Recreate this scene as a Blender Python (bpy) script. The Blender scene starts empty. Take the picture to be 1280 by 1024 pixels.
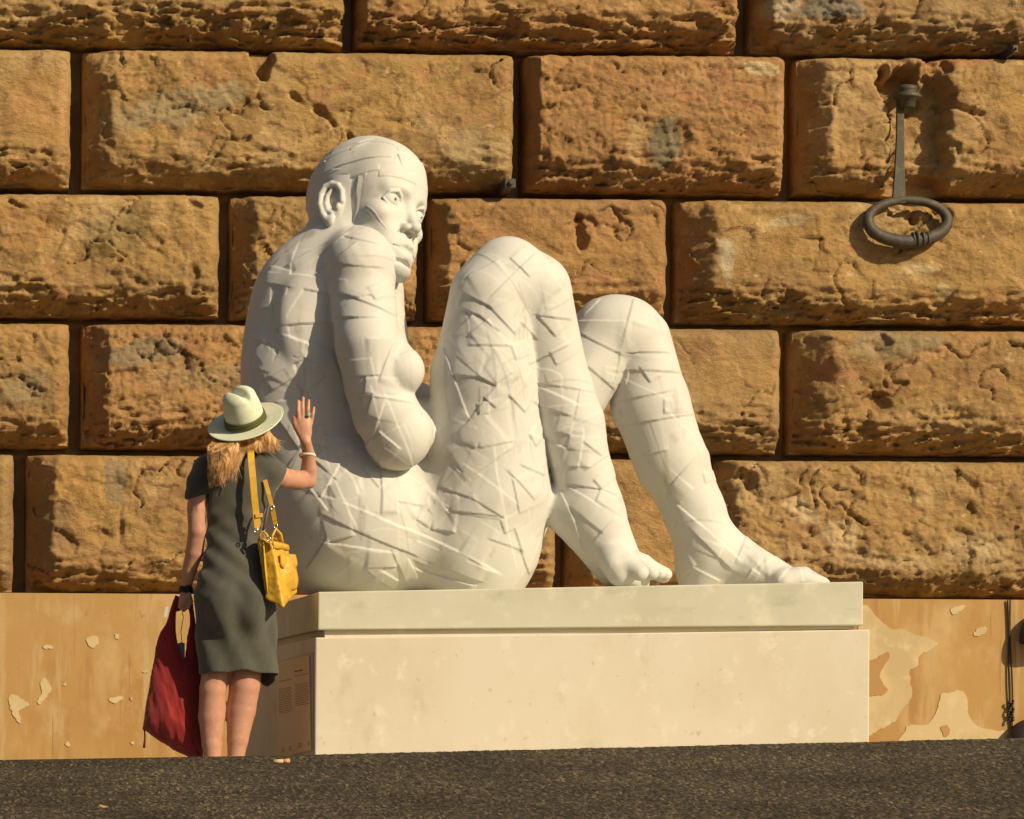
import bpy, math, random, time
import numpy as np
from mathutils import Vector, Matrix
T0 = time.time()
random.seed(7); RNG = np.random.default_rng(11)
scene = bpy.context.scene
COL = scene.collection

# ------------------------------------------------------------ camera
FPX = 4650.0; PPX = -195.0; PPY = 945.0; YAW = 0.0205; ROLL = 0.006; DIST = 15.5
CAM = np.array([-3.1, -DIST, 0.15])
cam_data = bpy.data.cameras.new('camera'); cam = bpy.data.objects.new('camera', cam_data); COL.objects.link(cam)
cam_data.sensor_width = 36; cam_data.lens = 36*FPX/1280
cam_data.shift_x = (640-PPX)/1280; cam_data.shift_y = (PPY-512)/1280
cam_data.clip_start = 0.5; cam_data.clip_end = 2000
RM = Matrix.Rotation(-YAW, 3, 'Z') @ Matrix.Rotation(math.radians(90), 3, 'X') @ Matrix.Rotation(ROLL, 3, 'Z')
cam.matrix_world = Matrix.Translation(Vector(CAM)) @ RM.to_4x4()
scene.camera = cam
RMN = np.array(RM)

def P(px, py, Y):
    """world point seen at photograph pixel (px,py) on the vertical plane at depth Y"""
    v = RMN @ np.array([(px-PPX)/FPX, -(py-PPY)/FPX, -1.0])
    return CAM + v*((Y+DIST)/v[1])
def to_px(X, Y, Z):
    d = np.stack([X-CAM[0], Y-CAM[1]+0*X, Z-CAM[2]], -1) @ RMN
    return PPX + FPX*d[..., 0]/-d[..., 2], PPY - FPX*d[..., 1]/-d[..., 2]
def mpp(Y): return (Y+DIST)/FPX          # metres per photo pixel at depth Y

# ------------------------------------------------------------ world, sun, exposure
SUN_AZ = math.radians(43); SUN_EL = math.radians(31)      # azimuth to the right of the wall's normal
sun_dir = Vector((math.sin(SUN_AZ)*math.cos(SUN_EL), -math.cos(SUN_AZ)*math.cos(SUN_EL), math.sin(SUN_EL)))
world = bpy.data.worlds.new('World'); scene.world = world; world.use_nodes = True
wn = world.node_tree; wn.nodes.clear()
wo = wn.nodes.new('ShaderNodeOutputWorld'); wb = wn.nodes.new('ShaderNodeBackground'); sk = wn.nodes.new('ShaderNodeTexSky')
sk.sky_type = 'NISHITA'; sk.sun_disc = False; sk.sun_elevation = SUN_EL
sk.sun_rotation = math.atan2(sun_dir.x, sun_dir.y); sk.air_density = 1.2; sk.dust_density = 2.5
wb.inputs['Strength'].default_value = 0.052
wn.links.new(sk.outputs[0], wb.inputs['Color']); wn.links.new(wb.outputs[0], wo.inputs['Surface'])
sl = bpy.data.lights.new('sun', 'SUN'); sl.energy = 4.85; sl.angle = math.radians(0.55); sl.color = (1.0, 0.83, 0.565)
so = bpy.data.objects.new('sun', sl); COL.objects.link(so)
so.rotation_euler = sun_dir.to_track_quat('Z', 'Y').to_euler(); so.location = (6, -8, 8)
vs = scene.view_settings; vs.view_transform = 'Standard'; vs.look = 'None'; vs.exposure = 0.0; vs.gamma = 1.0
vs.use_curve_mapping = False

# ------------------------------------------------------------ object helpers
def link(name, me, mat=None, parent=None, smooth=True):
    if mat is not None and len(me.materials) == 0: me.materials.append(mat)
    if len(me.polygons): me.polygons.foreach_set('use_smooth', np.full(len(me.polygons), bool(smooth)))
    o = bpy.data.objects.new(name, me); COL.objects.link(o)
    if parent is not None: o.parent = parent
    return o
def mesh_from(name, V, F, sizes=None):
    """V (n,3), F (m,k) uniform faces or flat list with sizes"""
    me = bpy.data.meshes.new(name)
    V = np.asarray(V, dtype=np.float32)
    if sizes is None:
        F = np.asarray(F, dtype=np.int32); k = F.shape[1]; m = F.shape[0]
        starts = np.arange(m, dtype=np.int32)*k; flat = F.ravel()
    else:
        sizes = np.asarray(sizes); m = len(sizes); starts = np.concatenate([[0], np.cumsum(sizes)[:-1]]).astype(np.int32); flat = np.asarray(F, dtype=np.int32)
    me.vertices.add(len(V)); me.vertices.foreach_set('co', V.ravel())
    me.loops.add(len(flat)); me.loops.foreach_set('vertex_index', flat)
    me.polygons.add(m); me.polygons.foreach_set('loop_start', starts)
    me.update(calc_edges=True); me.validate()
    return me
def thing(name, label, cat, loc=(0, 0, 0), group=None):
    o = bpy.data.objects.new(name, None); COL.objects.link(o); o.location = loc; o.empty_display_size = .1
    o['label'] = label; o['category'] = cat
    if group: o['group'] = group
    return o
def to_local(o, root):      # keep world coordinates of mesh under a moved empty
    o.parent = root; o.matrix_parent_inverse = Matrix.Translation(-Vector(root.location)); return o
class MB:
    """collects simple solids into one mesh"""
    def __init__(s): s.v = []; s.f = []; s.z = []
    def add(s, V, faces):
        b = len(s.v); s.v += [tuple(map(float, p)) for p in V]
        for f in faces: s.f += [b+i for i in f]; s.z.append(len(f))
        return s
    def box8(s, c, bev=0.0):   # c: 8 corners  (bottom 4 ccw seen from above, then top 4)
        return s.add(c, [(3, 2, 1, 0), (4, 5, 6, 7), (0, 1, 5, 4), (1, 2, 6, 5), (2, 3, 7, 6), (3, 0, 4, 7)])
    def box(s, x0, x1, y0, y1, z0, z1):
        return s.box8([(x0, y0, z0), (x1, y0, z0), (x1, y1, z0), (x0, y1, z0), (x0, y0, z1), (x1, y0, z1), (x1, y1, z1), (x0, y1, z1)])
    def tube(s, pts, r, n=10, cap=True, flat=None, up=None):
        """swept tube; r scalar or list; flat=(a,b) elliptical half sizes multiplier"""
        pts = [Vector(p) for p in pts]; m = len(pts)
        rr = [r]*m if not hasattr(r, '__len__') else list(r)
        V = []; nrm = None
        for i, p in enumerate(pts):
            t = (pts[min(i+1, m-1)]-pts[max(i-1, 0)]).normalized()
            if nrm is None:
                u = Vector(up) if up is not None else (Vector((0, 0, 1)) if abs(t.z) < .9 else Vector((1, 0, 0)))
                nrm = (u - t*u.dot(t)).normalized()
            else: nrm = (nrm - t*nrm.dot(t)).normalized()
            b = t.cross(nrm)
            fa, fb = flat if flat else (1, 1)
            for k in range(n):
                a = 2*math.pi*k/n
                V.append(p + nrm*(math.cos(a)*rr[i]*fa) + b*(math.sin(a)*rr[i]*fb))
        F = []
        for i in range(m-1):
            for k in range(n):
                a, b2 = i*n+k, i*n+(k+1) % n
                F.append((a, b2, b2+n, a+n))
        if cap: F.append(tuple(reversed(range(n)))); F.append(tuple(range((m-1)*n, m*n)))
        return s.add(V, F)
    def build(s, name, mat, parent=None, bevel=0, smooth=False, seg=2):
        me = mesh_from(name, s.v, s.f, s.z)
        o = link(name, me, mat, parent, smooth)
        if bevel:
            md = o.modifiers.new('bevel', 'BEVEL'); md.width = bevel; md.segments = seg; md.limit_method = 'ANGLE'
        return o

# ------------------------------------------------------------ numpy noise
_perm = RNG.permutation(4096).astype(np.int64)
_gr = RNG.normal(size=(4096, 3)); _gr /= np.linalg.norm(_gr, axis=1)[:, None]
_rv = RNG.random((4096, 4))
def _h(i, j, k): return _perm[(_perm[(_perm[i & 4095]+j) & 4095]+k) & 4095]
def perlin(x, y, z):
    i, j, k = np.floor(x).astype(np.int64), np.floor(y).astype(np.int64), np.floor(z).astype(np.int64)
    fx, fy, fz = x-i, y-j, z-k
    u, v, w = [t*t*t*(t*(t*6-15)+10) for t in (fx, fy, fz)]
    out = 0
    for a in (0, 1):
        for b in (0, 1):
            for c in (0, 1):
                g = _gr[_h(i+a, j+b, k+c)]
                d = g[..., 0]*(fx-a)+g[..., 1]*(fy-b)+g[..., 2]*(fz-c)
                out = out + d*(u if a else 1-u)*(v if b else 1-v)*(w if c else 1-w)
    return out*1.6
def fbm(x, y, z, f=1.0, o=4, g=.5, ridged=False):
    s = 0; a = 1.0; t = 0
    for q in range(o):
        n = perlin(x*f+q*17.3, y*f+q*5.1, z*f-q*9.7)
        if ridged: n = 1-2*np.abs(n)
        s = s+a*n; t += a; a *= g; f *= 2.03
    return s/t
def facets(x, z, f, jit=1.0, sd=0):
    """cellular noise whose cells are tilted facets; returns (facet height, F2-F1)"""
    x = x*f; z = z*f
    i, j = np.floor(x).astype(np.int64), np.floor(z).astype(np.int64)
    d1 = np.full(x.shape, 9.); d2 = np.full(x.shape, 9.); hh = np.zeros(x.shape)
    for a in (-1, 0, 1):
        for b in (-1, 0, 1):
            r = _rv[_h(i+a, j+b, np.full_like(i, 77+sd))]
            cx, cz = i+a+.5+(r[..., 0]-.5)*jit, j+b+.5+(r[..., 1]-.5)*jit
            dx, dz = x-cx, z-cz; d = dx*dx+dz*dz
            hv = dx*(r[..., 2]-.5)*2+dz*(r[..., 3]-.5)*2+(r[..., 2]+r[..., 3]-1)*.8
            m = d < d1
            d2 = np.where(m, d1, np.minimum(d2, d)); hh = np.where(m, hv, hh); d1 = np.where(m, d, d1)
    return hh, np.sqrt(d2)-np.sqrt(d1)
def sstep(a, b, x):
    t = np.clip((x-a)/(b-a), 0, 1); return t*t*(3-2*t)

# ------------------------------------------------------------ implicit surfaces
def smin(a, b, k):
    if k <= 0: return np.minimum(a, b)
    h = np.clip(.5+.5*(b-a)/k, 0, 1)
    return b+(a-b)*h-k*h*(1-h)
class Field:
    def __init__(s, lo, hi, h):
        s.lo = np.array(lo, float); s.h = h
        s.n = np.ceil((np.array(hi)-s.lo)/h).astype(int)+1
        s.F = np.full(s.n, 1.0, dtype=np.float32)
        s.ax = [s.lo[a]+h*np.arange(s.n[a]) for a in range(3)]
    def _sub(s, lo, hi):
        a = np.clip(np.floor((np.array(lo)-s.lo)/s.h).astype(int), 0, s.n); b = np.clip(np.ceil((np.array(hi)-s.lo)/s.h).astype(int)+1, 0, s.n)
        sl = tuple(slice(a[i], b[i]) for i in range(3))
        X = s.ax[0][sl[0]][:, None, None].astype(np.float32); Y = s.ax[1][sl[1]][None, :, None].astype(np.float32); Z = s.ax[2][sl[2]][None, None, :].astype(np.float32)
        return sl, X, Y, Z
    def _mix(s, sl, d, k, op):
        if d.size == 0: return
        if op == '+': s.F[sl] = smin(s.F[sl], d, k)
        else: s.F[sl] = -smin(-s.F[sl], d, k)
    def ell(s, c, r, k=.0, op='+', R=None):
        c = np.array(c, float); r = np.array(r, float)*np.ones(3); m = max(r)+2*k+3*s.h if R is not None else r+2*k+3*s.h
        sl, X, Y, Z = s._sub(c-m, c+m)
        x, y, z = X-c[0], Y-c[1], Z-c[2]
        if R is not None:   # rows of R = local axes
            x, y, z = [R[i][0]*x+R[i][1]*y+R[i][2]*z for i in range(3)]
        k0 = np.sqrt((x/r[0])**2+(y/r[1])**2+(z/r[2])**2); k1 = np.sqrt((x/r[0]**2)**2+(y/r[1]**2)**2+(z/r[2]**2)**2)+1e-9
        s._mix(sl, k0*(k0-1)/k1, k, op)
    def cone(s, a, b, r1, r2=None, k=.0, op='+', sq=None):
        """capsule with two radii; sq=(axis, factor) squashes the section along axis"""
        if r2 is None: r2 = r1
        a = np.array(a, float); b = np.array(b, float); m = max(r1, r2)+2*k+3*s.h
        sl, X, Y, Z = s._sub(np.minimum(a, b)-m, np.maximum(a, b)+m)
        x, y, z = X-a[0], Y-a[1], Z-a[2]; d = b-a
        if sq is not None:
            n = np.array(sq[0], float); n /= np.linalg.norm(n); g = 1/sq[1]-1
            q = (x*n[0]+y*n[1]+z*n[2])*g; x, y, z = x+q*n[0], y+q*n[1], z+q*n[2]; d = d+n*(d@n)*g
        t = np.clip((x*d[0]+y*d[1]+z*d[2])/(d@d+1e-12), 0, 1)
        dist = np.sqrt((x-t*d[0])**2+(y-t*d[1])**2+(z-t*d[2])**2)-(r1+(r2-r1)*t)
        if sq is not None: dist = dist*(sq[1] if sq[1] < 1 else 1)*.5+dist*.5
        s._mix(sl, dist, k, op)
    def chain(s, pts, rs, k=.0, op='+', sq=None, k0=None):
        pts = [np.array(p, float) for p in pts]; m = max(rs)+2*k+3*s.h
        sl, X, Y, Z = s._sub(np.min(pts, 0)-m, np.max(pts, 0)+m); D = None
        for i in range(len(pts)-1):
            a, d = pts[i], pts[i+1]-pts[i]; x, y, z = X-a[0], Y-a[1], Z-a[2]
            t = np.clip((x*d[0]+y*d[1]+z*d[2])/(d@d+1e-12), 0, 1)
            q = np.sqrt((x-t*d[0])**2+(y-t*d[1])**2+(z-t*d[2])**2)-(rs[i]+(rs[i+1]-rs[i])*t)
            D = q if D is None else smin(D, q, min(rs)*.25)
        s._mix(sl, D, k, op)
    def func(s, lo, hi, fn, k=0., op='+'):
        sl, X, Y, Z = s._sub(lo, hi); s._mix(sl, fn(X, Y, Z), k, op)
    def sample(s, p):
        q = (np.asarray(p)-s.lo)/s.h; i = np.clip(np.floor(q).astype(int), 0, s.n-2); f = q-i; o = 0
        for a in (0, 1):
            for b in (0, 1):
                for c in (0, 1):
                    o = o+s.F[i[..., 0]+a, i[..., 1]+b, i[..., 2]+c]*(f[..., 0] if a else 1-f[..., 0])*(f[..., 1] if b else 1-f[..., 1])*(f[..., 2] if c else 1-f[..., 2])
        return o
    def mesh(s):
        F = s.F; I = F < 0
        c = np.zeros(np.array(F.shape)-1, dtype=np.int8)
        for a in (0, 1):
            for b in (0, 1):
                for d in (0, 1):
                    c += I[a:F.shape[0]-1+a, b:F.shape[1]-1+b, d:F.shape[2]-1+d]
        act = (c > 0) & (c < 8)
        idx = np.argwhere(act); N = len(idx)
        cid = np.full(act.shape, -1, dtype=np.int32); cid[act] = np.arange(N)
        val = {}
        for a in (0, 1):
            for b in (0, 1):
                for d in (0, 1): val[a, b, d] = F[idx[:, 0]+a, idx[:, 1]+b, idx[:, 2]+d].astype(float)
        acc = np.zeros((N, 3)); cnt = np.zeros(N)
        for ax in range(3):
            for u in (0, 1):
                for v in (0, 1):
                    p0 = [0, 0, 0]; p0[(ax+1) % 3] = u; p0[(ax+2) % 3] = v; p1 = list(p0); p1[ax] = 1
                    A, B = val[tuple(p0)], val[tuple(p1)]; m = (A < 0) != (B < 0)
                    t = np.where(m, A/np.where(m, A-B, 1), 0)
                    q = np.array(p0, float)[None, :]+np.zeros((N, 3)); q[:, ax] += t
                    acc += q*m[:, None]; cnt += m
        V = s.lo+s.h*(idx+acc/cnt[:, None])
        quads = []
        for ax in range(3):
            b1, b2 = (ax+1) % 3, (ax+2) % 3
            sa = [slice(None)]*3; sb = [slice(None)]*3; sa[ax] = slice(0, -1); sb[ax] = slice(1, None)
            e = np.argwhere(I[tuple(sa)] != I[tuple(sb)])
            e = e[(e[:, b1] > 0) & (e[:, b2] > 0) & (e[:, b1] < F.shape[b1]-1) & (e[:, b2] < F.shape[b2]-1)]
            ins = I[e[:, 0], e[:, 1], e[:, 2]]
            def cc(du, dv):
                g = e.copy(); g[:, b1] += du; g[:, b2] += dv; return cid[g[:, 0], g[:, 1], g[:, 2]]
            q = np.stack([cc(-1, -1), cc(0, -1), cc(0, 0), cc(-1, 0)], 1)
            q[~ins] = q[~ins][:, ::-1]; quads.append(q)
        Q = np.concatenate(quads); Q = Q[(Q >= 0).all(1)]
        return V, Q
def smooth_mesh(V, Q, it=1, lam=.5):
    E = np.concatenate([Q[:, [0, 1]], Q[:, [1, 2]], Q[:, [2, 3]], Q[:, [3, 0]]]); n = len(V)
    a = np.concatenate([E[:, 0], E[:, 1]]); b = np.concatenate([E[:, 1], E[:, 0]]); cnt = np.maximum(np.bincount(a, minlength=n), 1)
    for i in range(it):
        M = np.stack([np.bincount(a, weights=V[b, c], minlength=n) for c in range(3)], 1)/cnt[:, None]
        l = lam if not isinstance(lam, (tuple, list)) else lam[i % len(lam)]
        V = V+(M-V)*l
    return V
def subdivide(V, Q):
    n = len(V); m = len(Q)
    E = np.concatenate([Q[:, [0, 1]], Q[:, [1, 2]], Q[:, [2, 3]], Q[:, [3, 0]]]); Es = np.sort(E, 1).astype(np.int64)
    key = Es[:, 0]*n+Es[:, 1]; uq, inv = np.unique(key, return_inverse=True)
    mid = (V[uq//n]+V[uq % n])/2; fc = V[Q].mean(1)
    e = (n+inv.reshape(4, m)); f = n+len(uq)+np.arange(m)
    VV = np.concatenate([V, mid, fc])
    QQ = np.concatenate([np.stack([Q[:, i], e[i], f, e[(i+3) % 4]], 1) for i in range(4)])
    return VV, QQ
def normals(V, Q):
    c = np.cross(V[Q[:, 2]]-V[Q[:, 0]], V[Q[:, 3]]-V[Q[:, 1]]); n = len(V)
    N = np.stack([sum(np.bincount(Q[:, i], weights=c[:, a], minlength=n) for i in range(4)) for a in range(3)], 1)
    return N/(np.linalg.norm(N, axis=1)[:, None]+1e-12)

# ------------------------------------------------------------ materials
def mat(name, base, rough=.7, bump=None, var=None, sat=None, spec=.3, extra=None, sheen=0, coat=0, metal=0):
    """base colour with noise variation.  var: list of (scale, (r,g,b), lo, hi, stretch) ; bump: list of (scale, strength, dist)"""
    m = bpy.data.materials.new(name); m.use_nodes = True; nt = m.node_tree; N = nt.nodes; L = nt.links
    b = N['Principled BSDF']; b.inputs['Roughness'].default_value = rough; b.inputs['Specular IOR Level'].default_value = spec
    b.inputs['Metallic'].default_value = metal
    if sheen: b.inputs['Sheen Weight'].default_value = sheen
    if coat: b.inputs['Coat Weight'].default_value = coat; b.inputs['Coat Roughness'].default_value = .3
    geo = N.new('ShaderNodeNewGeometry'); pos = geo.outputs['Position']
    cur = None
    rgb = N.new('ShaderNodeRGB'); rgb.outputs[0].default_value = (*base, 1); cur = rgb.outputs[0]
    for (sc, col, lo, hi, st) in (var or []):
        mp = N.new('ShaderNodeMapping'); mp.inputs['Scale'].default_value = st; L.new(pos, mp.inputs[0])
        mp.inputs['Location'].default_value = (random.uniform(-9, 9),)*3
        nz = N.new('ShaderNodeTexNoise'); nz.inputs['Scale'].default_value = sc; nz.inputs['Detail'].default_value = 6; nz.inputs['Roughness'].default_value = .6
        L.new(mp.outputs[0], nz.inputs['Vector'])
        mr = N.new('ShaderNodeMapRange'); mr.interpolation_type = 'SMOOTHSTEP'; mr.inputs[1].default_value = lo; mr.inputs[2].default_value = hi; L.new(nz.outputs[0], mr.inputs[0])
        mx = N.new('ShaderNodeMix'); mx.data_type = 'RGBA'; L.new(mr.outputs[0], mx.inputs[0]); L.new(cur, mx.inputs[6]); mx.inputs[7].default_value = (*col, 1)
        cur = mx.outputs[2]
    if extra == 'stain':
        oi = N.new('ShaderNodeObjectInfo')
        for (c_, a_, b_, k_) in (((.40, .19, .085), .55, 1.0, .42), ((.30, .20, .11), .45, 0.0, .40)):     # blocks from different beds of the quarry
            mr = N.new('ShaderNodeMapRange'); mr.inputs[1].default_value = a_; mr.inputs[2].default_value = b_; mr.inputs[4].default_value = k_; L.new(oi.outputs['Random'], mr.inputs[0])
            mx = N.new('ShaderNodeMix'); mx.data_type = 'RGBA'; L.new(mr.outputs[0], mx.inputs[0]); L.new(cur, mx.inputs[6]); mx.inputs[7].default_value = (*c_, 1); cur = mx.outputs[2]
        at = N.new('ShaderNodeAttribute'); at.attribute_name = 'stain'
        mx = N.new('ShaderNodeMix'); mx.data_type = 'RGBA'; L.new(at.outputs['Alpha'], mx.inputs[0]); L.new(cur, mx.inputs[6]); L.new(at.outputs['Color'], mx.inputs[7]); cur = mx.outputs[2]
    L.new(cur, b.inputs['Base Color'])
    prev = None
    for bb in (bump or []):
        sc, stg, dist = bb[:3]; st = bb[3] if len(bb) > 3 else (1, 1, 1); kind = bb[4] if len(bb) > 4 else 'n'
        mp = N.new('ShaderNodeMapping'); mp.inputs['Scale'].default_value = st; L.new(pos, mp.inputs[0])
        if kind == 'n':
            nz = N.new('ShaderNodeTexNoise'); nz.inputs['Scale'].default_value = sc; nz.inputs['Detail'].default_value = 7; nz.inputs['Roughness'].default_value = .72; o = nz.outputs[0]
        else:
            nz = N.new('ShaderNodeTexVoronoi'); nz.inputs['Scale'].default_value = sc; o = nz.outputs[0]
        L.new(mp.outputs[0], nz.inputs['Vector'])
        bp = N.new('ShaderNodeBump'); bp.inputs['Strength'].default_value = stg; bp.inputs['Distance'].default_value = dist; L.new(o, bp.inputs['Height'])
        if prev is not None: L.new(prev, bp.inputs['Normal'])
        prev = bp.outputs[0]
    if prev is not None: L.new(prev, b.inputs['Normal'])
    return m
# ------------------------------------------------------------ ground
YC = -0.9
def crest_z(X):
    a, b = P(0, 951, YC), P(1280, 921, YC)
    return a[2]+(b[2]-a[2])*(X-a[0])/(b[0]-a[0])
M_asph = mat('asphalt', (.05, .042, .028), .9, bump=[(110, .6, .006)], spec=.25)
def chips(m):
    nt = m.node_tree; N = nt.nodes; L = nt.links; b = N['Principled BSDF']; geo = N.new('ShaderNodeNewGeometry'); cur = None
    for sc, st, seed in ((125, .26, 0), (190, .3, 5)):
        mp = N.new('ShaderNodeMapping'); mp.inputs['Scale'].default_value = (1, st, 1); mp.inputs['Location'].default_value = (seed,)*3; L.new(geo.outputs['Position'], mp.inputs[0])
        vo = N.new('ShaderNodeTexVoronoi'); vo.voronoi_dimensions = '2D'; vo.inputs['Scale'].default_value = sc; L.new(mp.outputs[0], vo.inputs['Vector'])
        sp = N.new('ShaderNodeSeparateColor'); L.new(vo.outputs['Color'], sp.inputs[0]); cr = N.new('ShaderNodeValToRGB'); e = cr.color_ramp.elements
        e[0].position = 0; e[0].color = (.016, .013, .010, 1); e[1].position = 1; e[1].color = (.30, .235, .125, 1)
        for p, c in ((.45, (.040, .032, .022, 1)), (.72, (.085, .068, .042, 1)), (.90, (.12, .095, .055, 1))): q = e.new(p); q.color = c
        L.new(sp.outputs[0], cr.inputs[0])
        if cur is None: cur = cr.outputs[0]
        else:
            mx = N.new('ShaderNodeMix'); mx.data_type = 'RGBA'; mx.inputs[0].default_value = .45; L.new(cur, mx.inputs[6]); L.new(cr.outputs[0], mx.inputs[7]); cur = mx.outputs[2]
    nz = N.new('ShaderNodeTexNoise'); nz.inputs['Scale'].default_value = 1.6; nz.inputs['Detail'].default_value = 4; L.new(geo.outputs['Position'], nz.inputs['Vector'])
    mr = N.new('ShaderNodeMapRange'); mr.inputs[1].default_value = .35; mr.inputs[2].default_value = .65; mr.inputs[3].default_value = .75; mr.inputs[4].default_value = 1.25; L.new(nz.outputs[0], mr.inputs[0])
    vm = N.new('ShaderNodeVectorMath'); vm.operation = 'SCALE'; L.new(cur, vm.inputs[0]); L.new(mr.outputs[0], vm.inputs['Scale']); L.new(vm.outputs[0], b.inputs['Base Color'])
chips(M_asph)
def grid_mesh(xs, ys, zf, name):
    X, Y = np.meshgrid(xs, ys, indexing='ij'); Z = zf(X, Y); V = np.stack([X, Y, Z], -1).reshape(-1, 3)
    nx, ny = len(xs), len(ys); i = np.arange(nx-1)[:, None]*ny+np.arange(ny-1)[None, :]
    F = np.stack([i, i+ny, i+ny+1, i+1], -1).reshape(-1, 4)
    return mesh_from(name, V, F)
def asph_z(X, Y):
    z = crest_z(np.clip(X, -4, 7))+(Y-YC)*.10
    t = np.clip((Y-YC+.10)/.10, 0, 1); z = z-.006*t*t
    m = sstep(-6, -4.3, Y)
    n = fbm(X*52, Y*30, X*0, 1, 2)*.0075+fbm(X*3, Y*3, X*0, 1, 2)*.004
    return z+n*m*(1-.4*t)
xs = np.concatenate([[-400, -60, -12, -5], np.arange(-.95, 4.45, .0095), [6, 12, 60, 400]])
ys = np.concatenate([[-400, -40, -16, -8, -5, -4.3], np.arange(-3.9, YC, .012), [YC]])
me = grid_mesh(xs, ys, asph_z, 'asphalt')
o = link('road', me, M_asph); o['kind'] = 'structure'
# the road's edge is a low step down to the paved strip the plinth stands on
M_pave = mat('paving_stone', (.30, .25, .18), .85, bump=[(30, .4, .004)], var=[(2, (.2, .16, .11), .4, .65, (1, 1, 1)), (14, (.34, .29, .21), .45, .6, (1, 1, 1))])
kz = lambda X: crest_z(np.clip(X, -4, 7))
mb = MB()
for x0 in np.arange(-12, 16, 1.2):
    z0, z1 = kz(x0)-.012, kz(x0+1.19)-.012
    mb.box8([(x0, YC+.003, -.4), (x0+1.19, YC+.003, -.4), (x0+1.19, YC+.16, -.4), (x0, YC+.16, -.4), (x0, YC+.003, z0), (x0+1.19, YC+.003, z1), (x0+1.19, YC+.16, z1), (x0, YC+.16, z0)])
o = mb.build('kerb', M_pave, bevel=.01); o['kind'] = 'structure'
GY0 = YC+.16
def pave_z(X, Y): return .0 + .028*(np.clip(X, -8, 10)-1.6)*.6
def gz(x, y=0): return float(.0+.028*(min(max(x, -8), 10)-1.6)*.6)
me = grid_mesh(np.array([-400, -60, -12, -8, 10, 20, 60, 400.]), np.array([GY0, 1, 3, 5.3]), pave_z, 'pavement')
o = link('pavement', me, M_pave, smooth=False); o['kind'] = 'structure'

# ------------------------------------------------------------ rusticated stone wall
YF = 5.0; REL = .24; YM = YF+REL
wall = thing('stone_wall', 'tall wall of huge rough golden stone blocks with a plastered base', 'wall', (1.6, YM, 0))
M_mort = mat('mortar', (.40, .27, .14), .9, bump=[(25, .6, .01)], var=[(3, (.28, .18, .09), .4, .65, (1, 1, 1))])
M_stone = mat('sandstone', (0.438, 0.274, 0.105), .92, spec=.15, extra='stain',
    bump=[(150, .6, .005), (34, .85, .020, (1, 1, 1.5))],
    var=[(1.1, (0.335, 0.209, 0.084), .42, .62, (1, 1, 1.6)), (2.4, (0.498, 0.339, 0.158), .5, .68, (1, 1, 1)), (3.3, (0.421, 0.230, 0.105), .55, .68, (1, 1, 2)),
         (7, (0.292, 0.181, 0.074), .54, .70, (1, 1, 1.8)), (16, (0.605, 0.416, 0.189), .60, .72, (1, 1, 1.3)), (38, (0.239, 0.142, 0.058), .58, .70, (1, 1, 1.5)), (95, (0.217, 0.126, 0.053), .60, .72, (1, 1, 1.2)), (75, (0.649, 0.483, 0.251), .66, .76, (1, 1, 1))])
FEAT = [  # px, py, rx, ry, depth, angle, power
    (329, 76, 15, 19, .13, 0, 'v'), (372, 122, 12, 5, .04, -35, ''), (405, 142, 22, 5, .05, -48, ''), (440, 172, 16, 4, .04, -60, ''),
    (727, 290, 6, 24, .06, 12, ''), (737, 275, 14, 4, .03, -25, ''), (940, 600, 8, 14, .07, -10, ''), (927, 592, 5, 10, .05, 10, ''),
    (1205, 136, 26, 5, .045, -14, ''), (1132, 112, 27, 28, .16, 0, ''), (1152, 168, 33, 84, .16, 0, 'b'),
    (1105, 428, 14, 10, .05, 0, ''), (1100, 505, 20, 12, .05, 0, ''), (240, 252, 12, 4, .04, -30, ''), (22, 255, 16, 4, .03, -25, ''),
    (58, 190, 10, 5, .02, 0, ''), (850, 172, 10, 22, .03, 0, ''), (240, 345, 8, 16, .035, -20, ''), (170, 350, 20, 5, .03, -20, ''), (150, 660, 5, 26, .025, 0, '')]
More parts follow.
